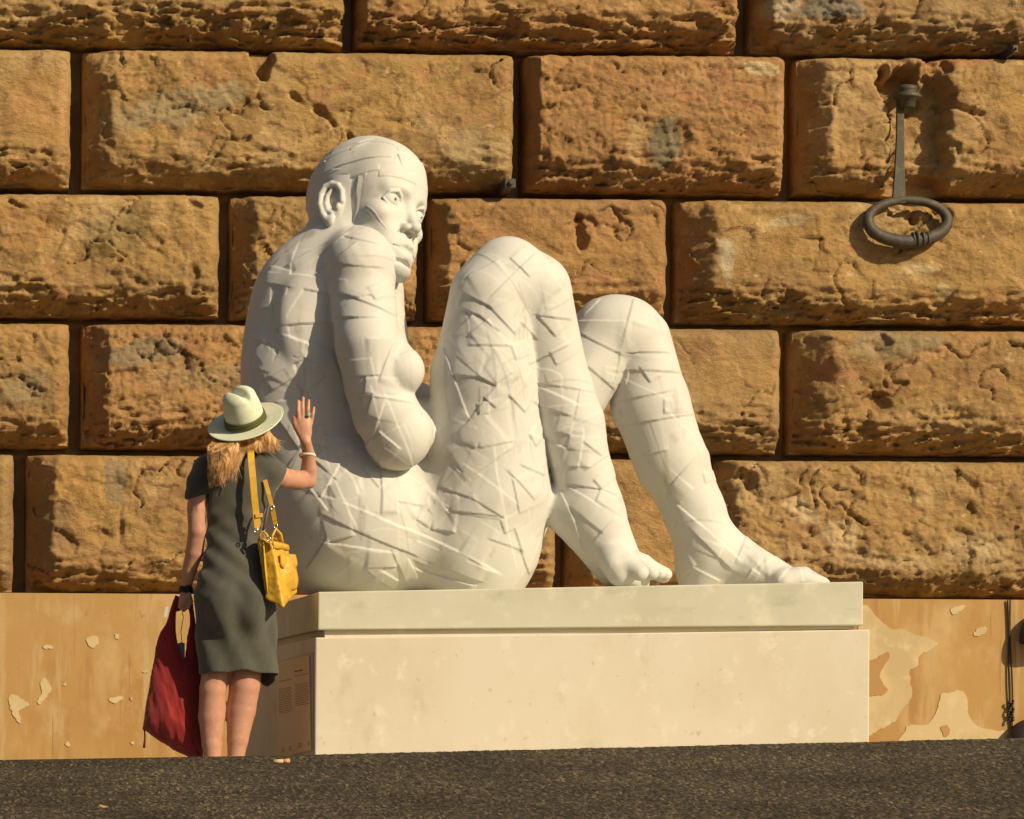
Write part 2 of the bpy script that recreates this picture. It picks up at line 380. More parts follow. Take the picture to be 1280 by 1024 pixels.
STAIN = [ # px, py, rx, ry, colour, strength, angle
    (840, 112, 85, 13, (0.433, 0.225, 0.107), .5, -8), (930, 128, 60, 10, (0.433, 0.225, 0.107), .5, -14), (955, 85, 26, 9, (0.624, 0.491, 0.279), .85, -8), (740, 200, 50, 60, (0.262, 0.157, 0.070), .55, 0),
    (795, 172, 10, 34, (0.503, 0.334, 0.161), .9, 4), (830, 178, 22, 34, (0.202, 0.172, 0.107), .9, 0), (230, 130, 85, 22, (0.383, 0.302, 0.172), .7, 15), (150, 150, 30, 22, (0.332, 0.256, 0.140), .5, 0),
    (275, 95, 50, 40, (0.422, 0.220, 0.091), .5, 0), (600, 190, 40, 30, (0.422, 0.345, 0.193), .45, 0), (140, 290, 45, 26, (0.292, 0.235, 0.107), .45, 0), (35, 280, 50, 40, (0.422, 0.220, 0.076), .5, 0),
    (1040, 10, 40, 12, (0.221, 0.199, 0.150), .8, 0), (980, 8, 24, 14, (0.503, 0.450, 0.333), .6, 0), (180, 440, 60, 18, (0.272, 0.225, 0.140), .7, 8), (30, 480, 35, 26, (0.302, 0.246, 0.140), .6, 0), (280, 470, 80, 20, (0.352, 0.272, 0.150), .5, 0),
    (1120, 430, 60, 24, (0.292, 0.246, 0.150), .6, 0), (1225, 425, 50, 16, (0.443, 0.246, 0.119), .5, 30), (1160, 445, 45, 9, (0.503, 0.293, 0.150), .6, 14), (1190, 525, 80, 30, (0.443, 0.313, 0.150), .4, 0),
    (1005, 640, 30, 14, (0.624, 0.481, 0.269), .8, -35), (1050, 665, 24, 22, (0.584, 0.439, 0.236), .7, -40), (1110, 700, 80, 12, (0.553, 0.408, 0.215), .5, -5), (1225, 690, 45, 25, (0.574, 0.439, 0.247), .6, 0), (1150, 620, 30, 12, (0.553, 0.418, 0.215), .5, 0), (1080, 620, 130, 30, (0.463, 0.302, 0.129), .4, 0),
    (1150, 335, 26, 10, (0.644, 0.491, 0.269), .8, 0), (1180, 365, 12, 16, (0.604, 0.460, 0.236), .7, 0), (985, 275, 40, 8, (0.523, 0.418, 0.258), .7, 10), (910, 320, 12, 26, (0.503, 0.439, 0.300), .7, 5), (1095, 125, 45, 40, (0.503, 0.324, 0.150), .5, 0), (1200, 75, 60, 8, (0.503, 0.230, 0.107), .55, 4),
    (145, 605, 14, 34, (0.262, 0.209, 0.129), .7, 0), (100, 600, 50, 30, (0.463, 0.272, 0.091), .6, 0), (60, 660, 30, 50, (0.302, 0.209, 0.107), .5, 0), (930, 470, 60, 40, (0.503, 0.313, 0.124), .5, 0), (800, 650, 60, 60, (0.473, 0.272, 0.107), .5, 0), (50, 130, 50, 50, (0.484, 0.272, 0.107), .6, 0)]
STREAK = [(30+RNG.random()*60, 100+RNG.random()*90) for _ in range(16)]
def stone(x0, x1, y0, y1, step=.0098, lb=.16, strata=.8, peck=.3, rough=1.0, seed=0, ml=None, flat=False):
    """a rusticated block between photograph columns x0..x1 and rows y0..y1 (joint lines), built at the wall"""
    a, b = P(x0, (y0+y1)/2, YF), P(x1, (y0+y1)/2, YF); zt, zb = P(640, y0, YF)[2], P(640, y1, YF)[2]
    X0, X1 = a[0], b[0]
    w = X1-X0; h = zt-zb
    def axis(L, e0, e1):
        n = int(L/step); u = np.linspace(0, 1, n+1)*L
        ex = np.concatenate([[0], np.linspace(.002, .02, 4), [L-.02, L-.012, L-.006, L]])
        return np.unique(np.round(np.concatenate([u, ex]), 4))
    us, vs_ = axis(w, 0, 0), axis(h, 0, 0)
    lb = lb*.85
    U, V = np.meshgrid(us, vs_, indexing='ij')
    sx, sz = seed*7.31, seed*3.77
    X, Z = X0+U, zb+V
    wob = fbm(X+sx, Z+sz, X*0, 6, 3)*.03
    def edge(d, r, pw=2.2):
        t = np.clip(d/r, 0, 1); return (1-(1-t)**pw)**(1/pw)
    pl = edge(np.maximum(U+wob*(U > .01)*(lb > .08), 0), lb, 1.22); pr = edge(w-U, .085, 1.9); pt = edge(h-V, .075, 2.0); pb = edge(np.maximum(V+wob*.6*(V > .01), 0), .11+.06*strata, 1.4)
    prof = pl*pr*pt*pb
    rel = REL*(.93+.10*fbm(X*.6+sx, Z*.6+sz, X*0, 1, 2))
    bot = sstep(.42, .06, V/h+fbm(X+sx, Z+sz, X*0+4, 2.2, 3)*.25)*strata
    n = fbm(X+sx, Z+sz, X*0, 1.7, 3)*.045+fbm(X+sx, Z*1.3+sz, X*0+2, 6, 4, .55)*.030*rough
    f1, e1 = facets(X+sx+fbm(X, Z, X*0, 8, 2)*.03, Z*1.3+sz, 7.5, 1, seed); n += f1*.014*rough
    f2, e2 = facets(X+sx+fbm(X, Z, X*0+1, 20, 2)*.015, Z*1.25+sz, 21, 1, seed+5); pk = sstep(-.05, .45, fbm(X+sx, Z+sz, X*0+7, 1.6, 2)+(peck-.4)*1.6)
    n += f2*.0078*(rough*.6+pk*.7)
    pits = np.maximum(perlin((X+sx)*42, (Z+sz)*40, X*0+seed)-.28, 0); n -= pits*.036*pk
    n += perlin((X+sx)*62, (Z+sz)*62, X*0)*.0032*rough
    st = fbm((X+sx)*3.0, (Z+sz)*17, X*0+9, 1, 4, .6, ridged=True)*.036+fbm((X+sx)*9, (Z+sz)*34, X*0+3, 1, 3)*.028
    f3, e3 = facets((X+sx)*.6+fbm(X, Z, X*0, 5, 2)*.04, (Z+sz)*1.9+fbm(X, Z, X*0+5, 4, 2)*.03, 15, 1, seed+9)
    n += bot*(st*1.8+f3*.030-.032)
    lef = sstep(.36, .05, U+fbm(X, Z, X*0+seed, 4, 2)*.1); n += lef*(fbm(X+sx, Z+sz, X*0+11, 11, 4, .6)*.035+f1*.012)
    ck = fbm(X+sx, Z+sz*1.0, X*0+21, 1.4, 4); n -= .03*sstep(.012, 0, np.abs(ck-.06))*sstep(.1, .35, fbm(X+sx, Z+sz, X*0+31, 2.5, 2)+.1)
    qx, qy = to_px(X, np.full_like(X, YF), Z)
    wn_ = fbm(X, Z, X*0+40, 9, 3)
    for (cx, cy, rx, ry, dep, an, kd) in FEAT:
        if cx+90 < x0 or cx-90 > x1 or cy+90 < y0 or cy-90 > y1: continue
        ca, sa = math.cos(math.radians(an)), math.sin(math.radians(an)); dx, dy = qx-cx, qy-cy
        r1, r2 = (dx*ca-dy*sa)/rx, (dx*sa+dy*ca)/ry
        if kd == 'v': q = np.maximum(np.abs(r1)*1.1+np.maximum(r2, 0)*.7, np.abs(r2))
        elif kd == 'b': q = np.maximum(np.abs(r1), np.abs(r2))**1.0
        else: q = np.sqrt(r1**2+r2**2)
        n -= dep*sstep(1.25, .45 if kd == '' else .8, q+wn_*(1.1 if kd == '' else .45))
    D = prof*rel+n*sstep(.02, .36, pl*pr*pt)*sstep(0, .10, pb)
    jx = fbm(X+sx, Z+sz, X*0+50, 12, 3)*.012*prof*rough; jz = fbm(X+sx, Z+sz, X*0+60, 12, 3)*.010*prof
    # ragged outline
    ex = fbm(Z*1.0+sz, X*0+sx, X*0, 9, 3)*.010; ez = fbm(X+sx, X*0, X*0+3, 7, 3)*.012
    XX = X+jx+ex*sstep(.1, 0, np.minimum(U, w-U))*(prof > 0)*1.0
    ZZ = Z+jz+ez*sstep(.12, 0, V)
    rimv = (U <= 0) | (U >= w-1e-4) | (V <= 0) | (V >= h-1e-4)
    Vt = np.stack([XX, YM-np.maximum(D, 0)+.15*rimv, ZZ], -1).reshape(-1, 3)
    nx, ny = U.shape; i = np.arange(nx-1)[:, None]*ny+np.arange(ny-1)[None, :]
    F = np.stack([i, i+ny, i+ny+1, i+1], -1).reshape(-1, 4)
    me = mesh_from('stone', Vt, F)
    # natural stains and mineral patches
    C = np.zeros(X.shape+(4,)); C[..., :3] = (.4, .26, .11)
    wn2 = fbm(X, Z, X*0+70, 5, 4, .6)
    for (cx, cy, rx, ry, col, s_, an) in STAIN:
        if cx+rx < x0 or cx-rx > x1 or cy+ry < y0-10 or cy-ry > y1+10: continue
        ca, sa = math.cos(math.radians(an)), math.sin(math.radians(an)); dx, dy = qx-cx, qy-cy
        q = np.sqrt(((dx*ca-dy*sa)/rx)**2+((dx*sa+dy*ca)/ry)**2)+wn2*.9
        soft = .25 if s_ > .68 else .55
        m = s_*sstep(1+soft*.5, 1-soft, q)
        al = C[..., 3]; C[..., :3] = C[..., :3]*(1-m[..., None])+np.array(col)*m[..., None] if False else np.where(m[..., None] > al[..., None]*.999, np.array(col), C[..., :3]); C[..., 3] = np.maximum(al, m)
    # whitish scratches, thin
    sc = fbm(X+sx, Z+sz, X*0+80, 9, 3); ms = sstep(.012, .004, np.abs(sc-.05))*sstep(.22, .4, fbm(X+sx, Z+sz, X*0+90, 3, 2))*.55
    C[..., :3] = np.where((ms > C[..., 3])[..., None], np.array((.60, .46, .27)), C[..., :3]); C[..., 3] = np.maximum(C[..., 3], ms)
    ca_ = me.color_attributes.new('stain', 'FLOAT_COLOR', 'POINT'); ca_.data.foreach_set('color', C.reshape(-1).astype(np.float32))
    o = link('stone', me, M_stone); to_local(o, wall); return o
J = [59, 240, 402.5, 567.5, 746]
rows = [
 (-300, -112, [(-330, 180), (192, 700), (712, 1180), (1192, 1700)], .03),
 (-106, J[0]-4, [(-200, 437), (452, 932), (951, 1560)], 0),
 (J[0]+2, J[1]-6, [(-320, 92), (107, 650), (665, 990), (1007, 1560)], 0),
 (J[1]+2, J[2]-6, [(-170, 279), (294, 528), (544, 842), (858, 1500)], 0),
 (J[2]+2, J[3]-6, [(-300, 90), (106, 600), (615, 985), (1001, 1520)], 0),
 (J[3]+2, J[4]-2, [(-300, 20), (36, 400), (414, 702), (719, 893), (904, 1480)], 0)]
par = {  # (row, index): (left bevel, strata, pecks, rough)
 (1, 0): (.06, 1.3, .2, 1.2), (1, 1): (.05, 1.4, .3, 1.1), (1, 2): (.10, 1.0, .4, 1.1),
 (2, 0): (.1, .7, .1, .6), (2, 1): (.19, .55, .35, .85), (2, 2): (.06, 1.0, 1.0, .8), (2, 3): (.19, .6, .4, .8),
 (3, 0): (.25, 1.0, .3, 1.1), (3, 1): (.15, .8, .6, 1.2), (3, 2): (.10, .8, .1, .8), (3, 3): (.20, 1.3, .1, .8),
 (4, 0): (.1, .9, .6, .8), (4, 1): (.17, .9, 1.0, .9), (4, 2): (.1, .9, .1, .45), (4, 3): (.24, 1.2, .3, 1.0),
 (5, 0): (.1, .4, .1, .5), (5, 1): (.17, .7, .3, .9), (5, 2): (.1, .7, .1, .6), (5, 3): (.13, .3, .1, .45), (5, 4): (.10, .6, .6, 1.1)}
k = 0
for ri, (y0, y1, cols, extra) in enumerate(rows):
    for ci, (x0, x1) in enumerate(cols):
        k += 1; lb, st_, pk_, ro_ = par.get((ri, ci), (.1, .8, .3, 1))
        hidden = ri == 0
        stone(x0, x1, y0, y1, .03 if hidden else .0100, lb, st_, pk_, ro_, k)
# mortar bed seen in the joints, and the wall going on beyond the blocks that are modelled
zt = P(640, -300, YF)[2]; xl, xr = P(-330, 300, YF)[0], P(1500, 300, YF)[0]
g = grid_mesh(np.array([-40, xl, xr, 40.]), np.array([0, 1.]), lambda X, Y: X*0, 'mortar_bed')
co = np.array([(X, YM+.14, z) for X in (-40, xl, xr, 40) for z in (-.4, 9.0)]); g.vertices.foreach_set('co', co.astype(np.float32).ravel()); g.flip_normals()
to_local(link('mortar_bed', g, M_mort, smooth=False), wall)
# coarse blocks that continue the wall out of the frame
rr = random.Random(5); mbs = []
for ri, (y0, y1, cols, extra) in enumerate(rows):
    z1_, z0_ = P(640, y0, YF)[2], P(640, y1, YF)[2]
    for side in (-1, 1):
        x = P(cols[0][0]-7, 300, YF)[0] if side < 0 else P(cols[-1][1]+7, 300, YF)[0]
        for q in range(4):
            w_ = rr.uniform(1.2, 2.2); xa, xb = (x-w_, x) if side < 0 else (x, x+w_); x = (xa-.03) if side < 0 else (xb+.03)
            m_ = MB().box(xa, xb, YF+.02, YM+.02, z0_, z1_); o = m_.build('stone', M_stone, bevel=.05, seg=3); to_local(o, wall)
            ca_ = o.data.color_attributes.new('stain', 'FLOAT_COLOR', 'POINT'); ca_.data.foreach_set('color', np.zeros(4*len(o.data.vertices), dtype=np.float32))

# plastered base of the wall
YP = YF-.02
zp = P(640, 745.5, YP)[2]
M_plas = mat('ochre_plaster', (.43, .265, .10), .85, bump=[(6, .25, .012), (60, .2, .003)], spec=.15,
    var=[(1.3, (.39, .22, .075), .42, .66, (1, 1, .5)), (2.2, (.52, .36, .17), .48, .68, (1, 1, .6)), (5, (.37, .21, .08), .53, .68, (1.6, 1, .22)), (7, (.47, .33, .16), .54, .68, (2.2, 1, .25)), (3.5, (.50, .36, .18), .56, .74, (1, 1, .8)), (12, (.33, .18, .07), .62, .74, (2.6, 1, .12)), (20, (.36, .21, .09), .64, .76, (1, 1, .6))])
M_patch = mat('bare_render', (.56, .43, .235), .85, bump=[(40, .2, .002)], var=[(4, (.48, .37, .20), .45, .65, (1, 1, .6)), (9, (.60, .48, .28), .5, .7, (1, 1, 1))])
M_patch2 = mat('brown_render', (.41, .24, .09), .85, bump=[(40, .2, .002)], var=[(4, (.36, .20, .08), .45, .65, (1, 1, .6))])
mb = MB(); mb.box(-40, 40, YP, YM+.12, -.5, zp)
to_local(mb.build('plaster_base', M_plas), wall)
def poly_sheet(name, pts, Y, th, mt, parent, jit=.006, sub=6, seed=0):
    r = random.Random(seed); W = [P(a, b, Y) for a, b in pts]; out = []
    n = len(W)
    for i in range(n):
        p0, p1, p2, p3 = W[i-1], W[i], W[(i+1) % n], W[(i+2) % n]
        for s in range(sub):
            t = s/sub; q = .5*((2*p1)+(-p0+p2)*t+(2*p0-5*p1+4*p2-p3)*t*t+(-p0+3*p1-3*p2+p3)*t**3)
            out.append((q[0]+r.uniform(-jit, jit), Y, q[2]+r.uniform(-jit, jit)))
    m = MB(); N_ = len(out)
    V = [(x, Y-th, z) for x, y, z in out]+[(x, Y+.004, z) for x, y, z in out]
    # orientation so that the sheet faces the camera
    area = sum(out[i][0]*out[(i+1) % N_][2]-out[(i+1) % N_][0]*out[i][2] for i in range(N_))
    idx = list(range(N_)) if area > 0 else list(reversed(range(N_)))
    F = [tuple(idx)]+[(idx[(i+1) % N_], idx[i], idx[i]+N_, idx[(i+1) % N_]+N_) for i in range(N_)]
    m.add(V, F); o = m.build(name, mt, None, smooth=False); to_local(o, parent); return o
patches = [
 ([(1075, 765), (1098, 774), (1112, 786), (1128, 787), (1142, 793), (1160, 798), (1171, 804), (1163, 812), (1149, 820), (1146, 833), (1137, 838), (1138, 852), (1139, 872), (1130, 884), (1118, 902), (1100, 912), (1086, 920), (1070, 925)], 0),
 ([(1130, 940), (1131, 914), (1138, 906), (1160, 905), (1172, 884), (1176, 868), (1188, 866), (1200, 863), (1208, 872), (1211, 895), (1222, 908), (1243, 913), (1262, 917), (1268, 940)], 0),
 ([(1188, 762), (1196, 758), (1208, 757), (1200, 764), (1191, 769)], 0), ([(1217, 792), (1225, 784), (1233, 785), (1230, 793), (1220, 795)], 0),
 ([(11, 872), (18, 868), (26, 874), (37, 880), (30, 885), (24, 890), (26, 905), (18, 896), (13, 886)], 0),
 ([(51, 852), (57, 848), (64, 860), (58, 872), (50, 880), (47, 876), (52, 864)], 0), ([(109, 797), (121, 796), (123, 804), (115, 810), (108, 803)], 0),
 ([(53, 808), (62, 806), (66, 810), (58, 811)], 0), ([(144, 793), (149, 793), (148, 799), (144, 798)], 0), ([(136, 874), (150, 870), (154, 873), (143, 879)], 0),
 ([(79, 855), (82, 853), (82, 858)], 0), ([(81, 930), (86, 927), (87, 933)], 0), ([(162, 873), (166, 872), (165, 876)], 0), ([(163, 928), (168, 927), (166, 932)], 0), ([(178, 840), (183, 837), (184, 841)], 0)]
patches2 = [[(1078, 828), (1093, 824), (1108, 816), (1112, 820), (1103, 836), (1100, 846), (1109, 862), (1104, 868), (1090, 870), (1078, 869)],
            [(1176, 910), (1184, 907), (1187, 918), (1180, 921)]]
for i, (pp, kd) in enumerate(patches): poly_sheet('bare_patch', pp, YP-.001, .003, M_patch, wall, .004, 5, i)
for i, pp in enumerate(patches2): poly_sheet('brown_patch', pp, YP-.005, .002, M_patch2, wall, .004, 5, i+50)
# ------------------------------------------------------------ iron tie ring
M_iron = mat('wrought_iron', (.078, .068, .050), .62, bump=[(60, .5, .004)], var=[(14, (.13, .11, .075), .52, .68, (1, 1, 1)), (30, (.07, .05, .035), .55, .7, (1, 1, 1))], spec=.4, metal=.25)
def pw(px, py, Y): return Vector(P(px, py, Y))
YR = YF-.0; m1 = mpp(YR)
ring_t = thing('iron_tie_ring', 'old iron tether ring hanging from a long strap let into the stone wall', 'tie ring', tuple(P(1132, 110, YR+.1)))
def lathe(mb, c, prof, axis=Vector((0, 0, 1)), n=28):
    ax = axis.normalized(); u = ax.orthogonal().normalized(); v = ax.cross(u); V = []
    for r, h in prof:
        for k in range(n):
            a = 2*math.pi*k/n; V.append(c+ax*h+u*(r*math.cos(a))+v*(r*math.sin(a)))
    F = []
    for i in range(len(prof)-1):
        for k in range(n): a, b = i*n+k, i*n+(k+1) % n; F.append((a, b, b+n, a+n))
    F.append(tuple(reversed(range(n)))); F.append(tuple(range((len(prof)-1)*n, len(prof)*n)))
    return mb.add(V, F)
mb = MB(); c = pw(1134, 136, YR)
lathe(mb, c, [(8*m1, 0), (10*m1, 2*m1), (10.5*m1, 10*m1), (16*m1, 13*m1), (18*m1, 15*m1), (14*m1, 19*m1), (11*m1, 21*m1), (13*m1, 23*m1), (12*m1, 28*m1), (6*m1, 30*m1), (6*m1, 27*m1)])
to_local(mb.build('bracket_head', M_iron, smooth=True), ring_t)
mb = MB(); mb.tube([pw(1134, 118, YR), pw(1134, 114, YR+.25)], 6*m1, 8); to_local(mb.build('pin', M_iron, smooth=True), ring_t)
mb = MB()   # flat tapering strap
def strap(mb, rowsp, depth):
    V = []; F = []
    for (xl_, xr_, y, Y) in rowsp:
        a, b = pw(xl_, y, Y), pw(xr_, y, Y); V += [a, b, b+Vector((0, depth, 0)), a+Vector((0, depth, 0))]
    for i in range(len(rowsp)-1):
        for k in range(4): a, b = i*4+k, i*4+(k+1) % 4; F.append((b, a, a+4, b+4))
    F += [(0, 1, 2, 3), tuple(len(V)-1-q for q in range(4))]; mb.add(V, F)
strap(mb, [(1121.5, 1130, 120, YR), (1121, 1130.5, 170, YR), (1119, 1131, 210, YR-.005), (1115.5, 1132.5, 254, YR-.02)], .022)
to_local(mb.build('strap_bar', M_iron, bevel=.003), ring_t)
mb = MB(); rp = []; rrad = []
for q in range(64):
    a = 2*math.pi*q/64
    rp.append(pw(1134.5+49.5*math.cos(a), 276+26*math.sin(a), YR-.02-.02*max(0, math.sin(a))+.02*max(0, -math.sin(a))))
    rrad.append((6.9+1.5*math.sin(a))*m1)
V = []; n = 12
for q in range(64):
    t = (rp[(q+1) % 64]-rp[q-1]).normalized(); cc_ = sum(rp, Vector())/64; u = (rp[q]-cc_); u = (u-t*u.dot(t)).normalized(); v = t.cross(u)
    for k in range(n): a = 2*math.pi*k/n; V.append(rp[q]+u*math.cos(a)*rrad[q]+v*math.sin(a)*rrad[q])
F = [(q*n+k, q*n+(k+1) % n, ((q+1) % 64)*n+(k+1) % n, ((q+1) % 64)*n+k) for q in range(64) for k in range(n)]
mb.add(V, F); to_local(mb.build('ring', M_iron, smooth=True), ring_t)
cb = rp[15]
for dx_, r_, w_ in ((0, 10.5, 2.2), (-5, 9, 1.6), (7, 9.5, 2), (13, 8.8, 1.2)):
    mb = MB(); cc_ = pw(1146+dx_, 299.5-abs(dx_)*.06, YR-.04)
    lathe(mb, cc_-Vector((w_*m1, 0, 0)), [(r_*m1*.8, 0), (r_*m1, w_*m1*.5), (r_*m1, w_*m1*1.5), (r_*m1*.8, w_*m1*2)], Vector((1, 0, .05)), 20)
    to_local(mb.build('collar', M_iron, smooth=True), ring_t)
# small clamps in the joints
for (px_, py_, w_, h_, lab) in ((637, 230, 7, 6, 'tiny rusty iron clamp poking out of the joint above the bent knees'), (1268, 62, 3.5, 5, 'tiny iron peg in the joint high at the right edge')):
    t = thing('iron_clamp', lab, 'iron clamp', tuple(P(px_, py_, YF+.02))); mb = MB(); c = pw(px_, py_, YF-.02); w2 = w_*mpp(YF); h2 = h_*mpp(YF)
    mb.box(c.x-w2, c.x+w2, YF-.04, YM-.02, c.z-h2, c.z+h2); to_local(mb.build('plate', M_iron, bevel=.006), t)
    mb = MB(); lathe(mb, Vector((c.x, YF-.04, c.z)), [(w2*.5, 0), (w2*.45, .012), (w2*.2, .018)], Vector((0, -1, 0)), 10); to_local(mb.build('bolt_head', M_iron, smooth=True), t)

# dark fixture cut by the right edge of the picture: rounded hood, cord with a knotted tassel, rounded foot
M_dark = mat('blackened_iron', (.030, .022, .016), .6, bump=[(40, .5, .006)], var=[(8, (.06, .045, .03), .5, .7, (1, 1, 1))], spec=.35)
fx = thing('wall_fixture', 'dark rounded iron fixture on the plastered base, cut off by the right edge', 'iron fixture', tuple(P(1290, 915, YP-.1)))
Fd = Field(np.array(P(1200, 980, YP))-[0, .5, 0], np.array(P(1400, 700, YP))+[0, .02, 0], .012)
cH = P(1304, 806, YP-.05); mH = mpp(YP)
Fd.ell(cH, (29*mH, .11, 42*mH)); Fd.ell(cH+np.array([-.02, -.01, .06]), (22*mH, .10, 28*mH), .03); Fd.ell(cH+np.array([.10, 0, -.05]), (34*mH, .11, 36*mH), .05)
Fd.F = np.maximum(Fd.F, (P(1300, 806, YP)[2]-Fd.ax[2][None, None, :]+0*Fd.F)).astype(np.float32)
V, Q = Fd.mesh(); V = smooth_mesh(V, Q, 2); to_local(link('hood', mesh_from('hood', V, Q), M_dark), fx)
Fd = Field(np.array(P(1200, 980, YP))-[0, .5, 0], np.array(P(1400, 850, YP))+[0, .02, 0], .012)
Fd.ell(P(1290, 928, YP-.05), (32*mH, .09, 30*mH))
V, Q = Fd.mesh(); V = smooth_mesh(V, Q, 2); to_local(link('foot', mesh_from('foot', V, Q), M_dark), fx)
for dx_ in (0, 2.6):
    mb = MB(); mb.tube([pw(1260.5+dx_+.8*math.sin(y_*.05+dx_)+ (y_-790)*.022, y_, YP-.012) for y_ in range(750, 935, 8)], 1.1*mH, 6); to_local(mb.build('cord', M_dark, smooth=True), fx)
mb = MB(); r_ = random.Random(3)
for q in range(26):
    y_ = 876+q*1.05; a = q*1.9; c = pw(1263.5+3.2*math.cos(a), y_, YP-.02+.008*math.sin(a)); lathe(mb, c, [(.2*mH, -1.6*mH), (1.9*mH, 0), (.3*mH, 1.7*mH)], Vector((r_.uniform(-1, 1), r_.uniform(-1, 1), r_.uniform(-1, 1))), 7)
to_local(mb.build('tassel', M_dark, smooth=True), fx)
# scraps on the road
M_butt = mat('paper_scrap', (.62, .30, .14), .8); M_leafm = mat('dry_leaf', (.50, .25, .09), .8)
def ground_px(px, py):
    lo, hi = -6., YC
    for _ in range(40):
        mid = (lo+hi)/2; p = P(px, py, mid)
        if p[2] > float(kz(np.float64(p[0])))+(mid-YC)*.1: hi = mid
        else: lo = mid
    return Vector(P(px, py, lo))
for (px_, py_, L_, lab, mt_) in ((352, 956, .042, 'orange and white cigarette end lying on the road in front of the plinth', M_butt), (129, 1012, .03, 'small curled orange leaf scrap low on the road at the left', M_leafm)):
    p = ground_px(px_, py_)+Vector((0, 0, .008)); t = thing('road_scrap', lab, 'litter', tuple(p)); mb = MB()
    if mt_ is M_butt:
        mb.tube([p+Vector((-L_*.5, 0, 0)), p+Vector((.1*L_, .003, .001))], .0055, 8); to_local(mb.build('paper_tube', M_patch, smooth=True), t); mb = MB(); mb.tube([p+Vector((.1*L_, .003, .001)), p+Vector((L_*.5, .005, .002))], .006, 8); to_local(mb.build('filter', M_butt, smooth=True), t)
    else:
        r_ = random.Random(L_); mb.add([p+Vector((math.cos(a)*L_*.5*r_.uniform(.6, 1), math.sin(a)*L_*.35, r_.uniform(-.004, .008))) for a in [k*math.pi/4 for k in range(8)]], [tuple(range(8))]); to_local(mb.build('leaf_blade' if mt_ is M_leafm else 'paper', mt_), t)
print('wall', time.time()-T0)
# ------------------------------------------------------------ pedestal
M_slab = mat('slab_stone', (.57, .56, .445), .75, bump=[(40, .15, .003)], spec=.25,
    var=[(2.5, (.52, .50, .38), .42, .66, (1, 1, 1)), (9, (.66, .62, .48), .52, .7, (1, 1, 1)), (5, (.47, .46, .36), .58, .74, (1, 1, 2))])
M_ped = mat('plinth_paint', (.67, .61, .49), .8, bump=[(22, .15, .004)], spec=.2,
    var=[(1.6, (.62, .55, .42), .42, .66, (1, 1, .7)), (6, (.57, .50, .375), .56, .74, (1, 1, .6)), (26, (.48, .41, .30), .63, .76, (1, 1, .8)), (11, (.71, .65, .53), .56, .7, (1, 1, 1))])
pc = P(740, 940, 1.1); ped = thing('sculpture_pedestal', 'large pale rectangular pedestal with an overhanging slab, under the white figure', 'pedestal', (pc[0], 1.1, gz(pc[0])))
DEP = 2.28
def pbox(xa, xb, ya, yb, yc, yd, Y0, Y1, name, mt, bev):
    """front face given by photo columns and rows: top left, top right, bottom left, bottom right"""
    X0, X1 = P(xa, 850, Y0)[0], P(xb, 850, Y0)[0]
    zt0, zt1, zb0, zb1 = P(xa, ya, Y0)[2], P(xb, yb, Y0)[2], P(xa, yc, Y0)[2], P(xb, yd, Y0)[2]
    mb = MB().box8([(X0, Y0, zb0), (X1, Y0, zb1), (X1, Y1, zb1), (X0, Y1, zb0), (X0, Y0, zt0), (X1, Y0, zt1), (X1, Y1, zt1), (X0, Y1, zt0)])
    o = mb.build(name, mt, bevel=bev); to_local(o, ped); return X0, X1
SX0, SX1 = pbox(397, 1078.5, 740, 727, 787.5, 782, 0, DEP, 'slab', M_slab, .006)
pbox(405.5, 1068, 787.3, 781.8, 797.5, 786.5, .03, DEP-.03, 'recessed_band', M_ped, .002)
BX0, BX1 = pbox(394, 1087, 797, 787, 1004, 975, -.025, DEP+.02, 'plinth_block', M_ped, .006)
# information panel on the left side
M_panel = mat('panel', (.56, .44, .33), .55, spec=.4); M_ink = mat('panel_ink', (.16, .09, .06), .7); M_tape = mat('panel_backing', (.34, .31, .30), .5)
def side_pt(px, py, X):     # point on plane x = X seen at pixel
    lo, hi = -.5, 4.
    for _ in range(50):
        m = (lo+hi)/2
        if P(px, py, m)[0] > X: lo = m      # further away means further right for this column
        else: hi = m
    return lo
def sidep(px, py, X):
    v = RMN @ np.array([(px-PPX)/FPX, -(py-PPY)/FPX, -1.0]); t = (X-CAM[0])/v[0]; return CAM+v*t
def side_quad(p, X, th, name, mt, parent):
    q = [sidep(a, b, X) for a, b in p]
    mb = MB(); V = [(X-th, w[1], w[2]) for w in q]+[(X+.001, w[1], w[2]) for w in q]
    mb.add(V, [(3, 2, 1, 0), (0, 1, 5, 4), (1, 2, 6, 5), (2, 3, 7, 6), (3, 0, 4, 7)])
    o = mb.build(name, mt); o.parent = parent
    if parent is not ped: pass
    o.matrix_parent_inverse = Matrix.Translation(-Vector(ped.location)); return o
bk = side_quad([(346, 828), (392, 815), (393, 944), (347, 950)], BX0, .004, 'panel_backing', M_tape, ped)
pn = side_quad([(347, 829), (388, 819), (390.5, 938), (348, 948)], BX0-.004, .006, 'information_panel', M_panel, ped)
XQ = BX0-.0102
def lines(x0, x1, y0, y1, dy, th, slope, rag, sd, parent):
    r = random.Random(sd); y = y0
    while y < y1:
        xe = x1-rag*r.random(); x = x0
        while x < xe-1:      # words
            w = min(r.uniform(1.6, 5.2), xe-x)
            q = [(x, y-(x-x0)*slope), (x+w, y-(x+w-x0)*slope), (x+w, y-(x+w-x0)*slope+th), (x, y-(x-x0)*slope+th)]
            pts = [sidep(a, b, XQ) for a, b in q]
            LB.add([(XQ, *p[1:]) for p in pts]+[(XQ+.0015, *p[1:]) for p in pts], [(3, 2, 1, 0), (0, 1, 5, 4), (1, 2, 6, 5), (2, 3, 7, 6), (3, 0, 4, 7)]); x += w+.7
        y += dy
def flush(name):
    global LB
    o = LB.build(name, M_ink, pn); o['kind'] = 'stuff'; LB = MB()
    return o
LB = MB()
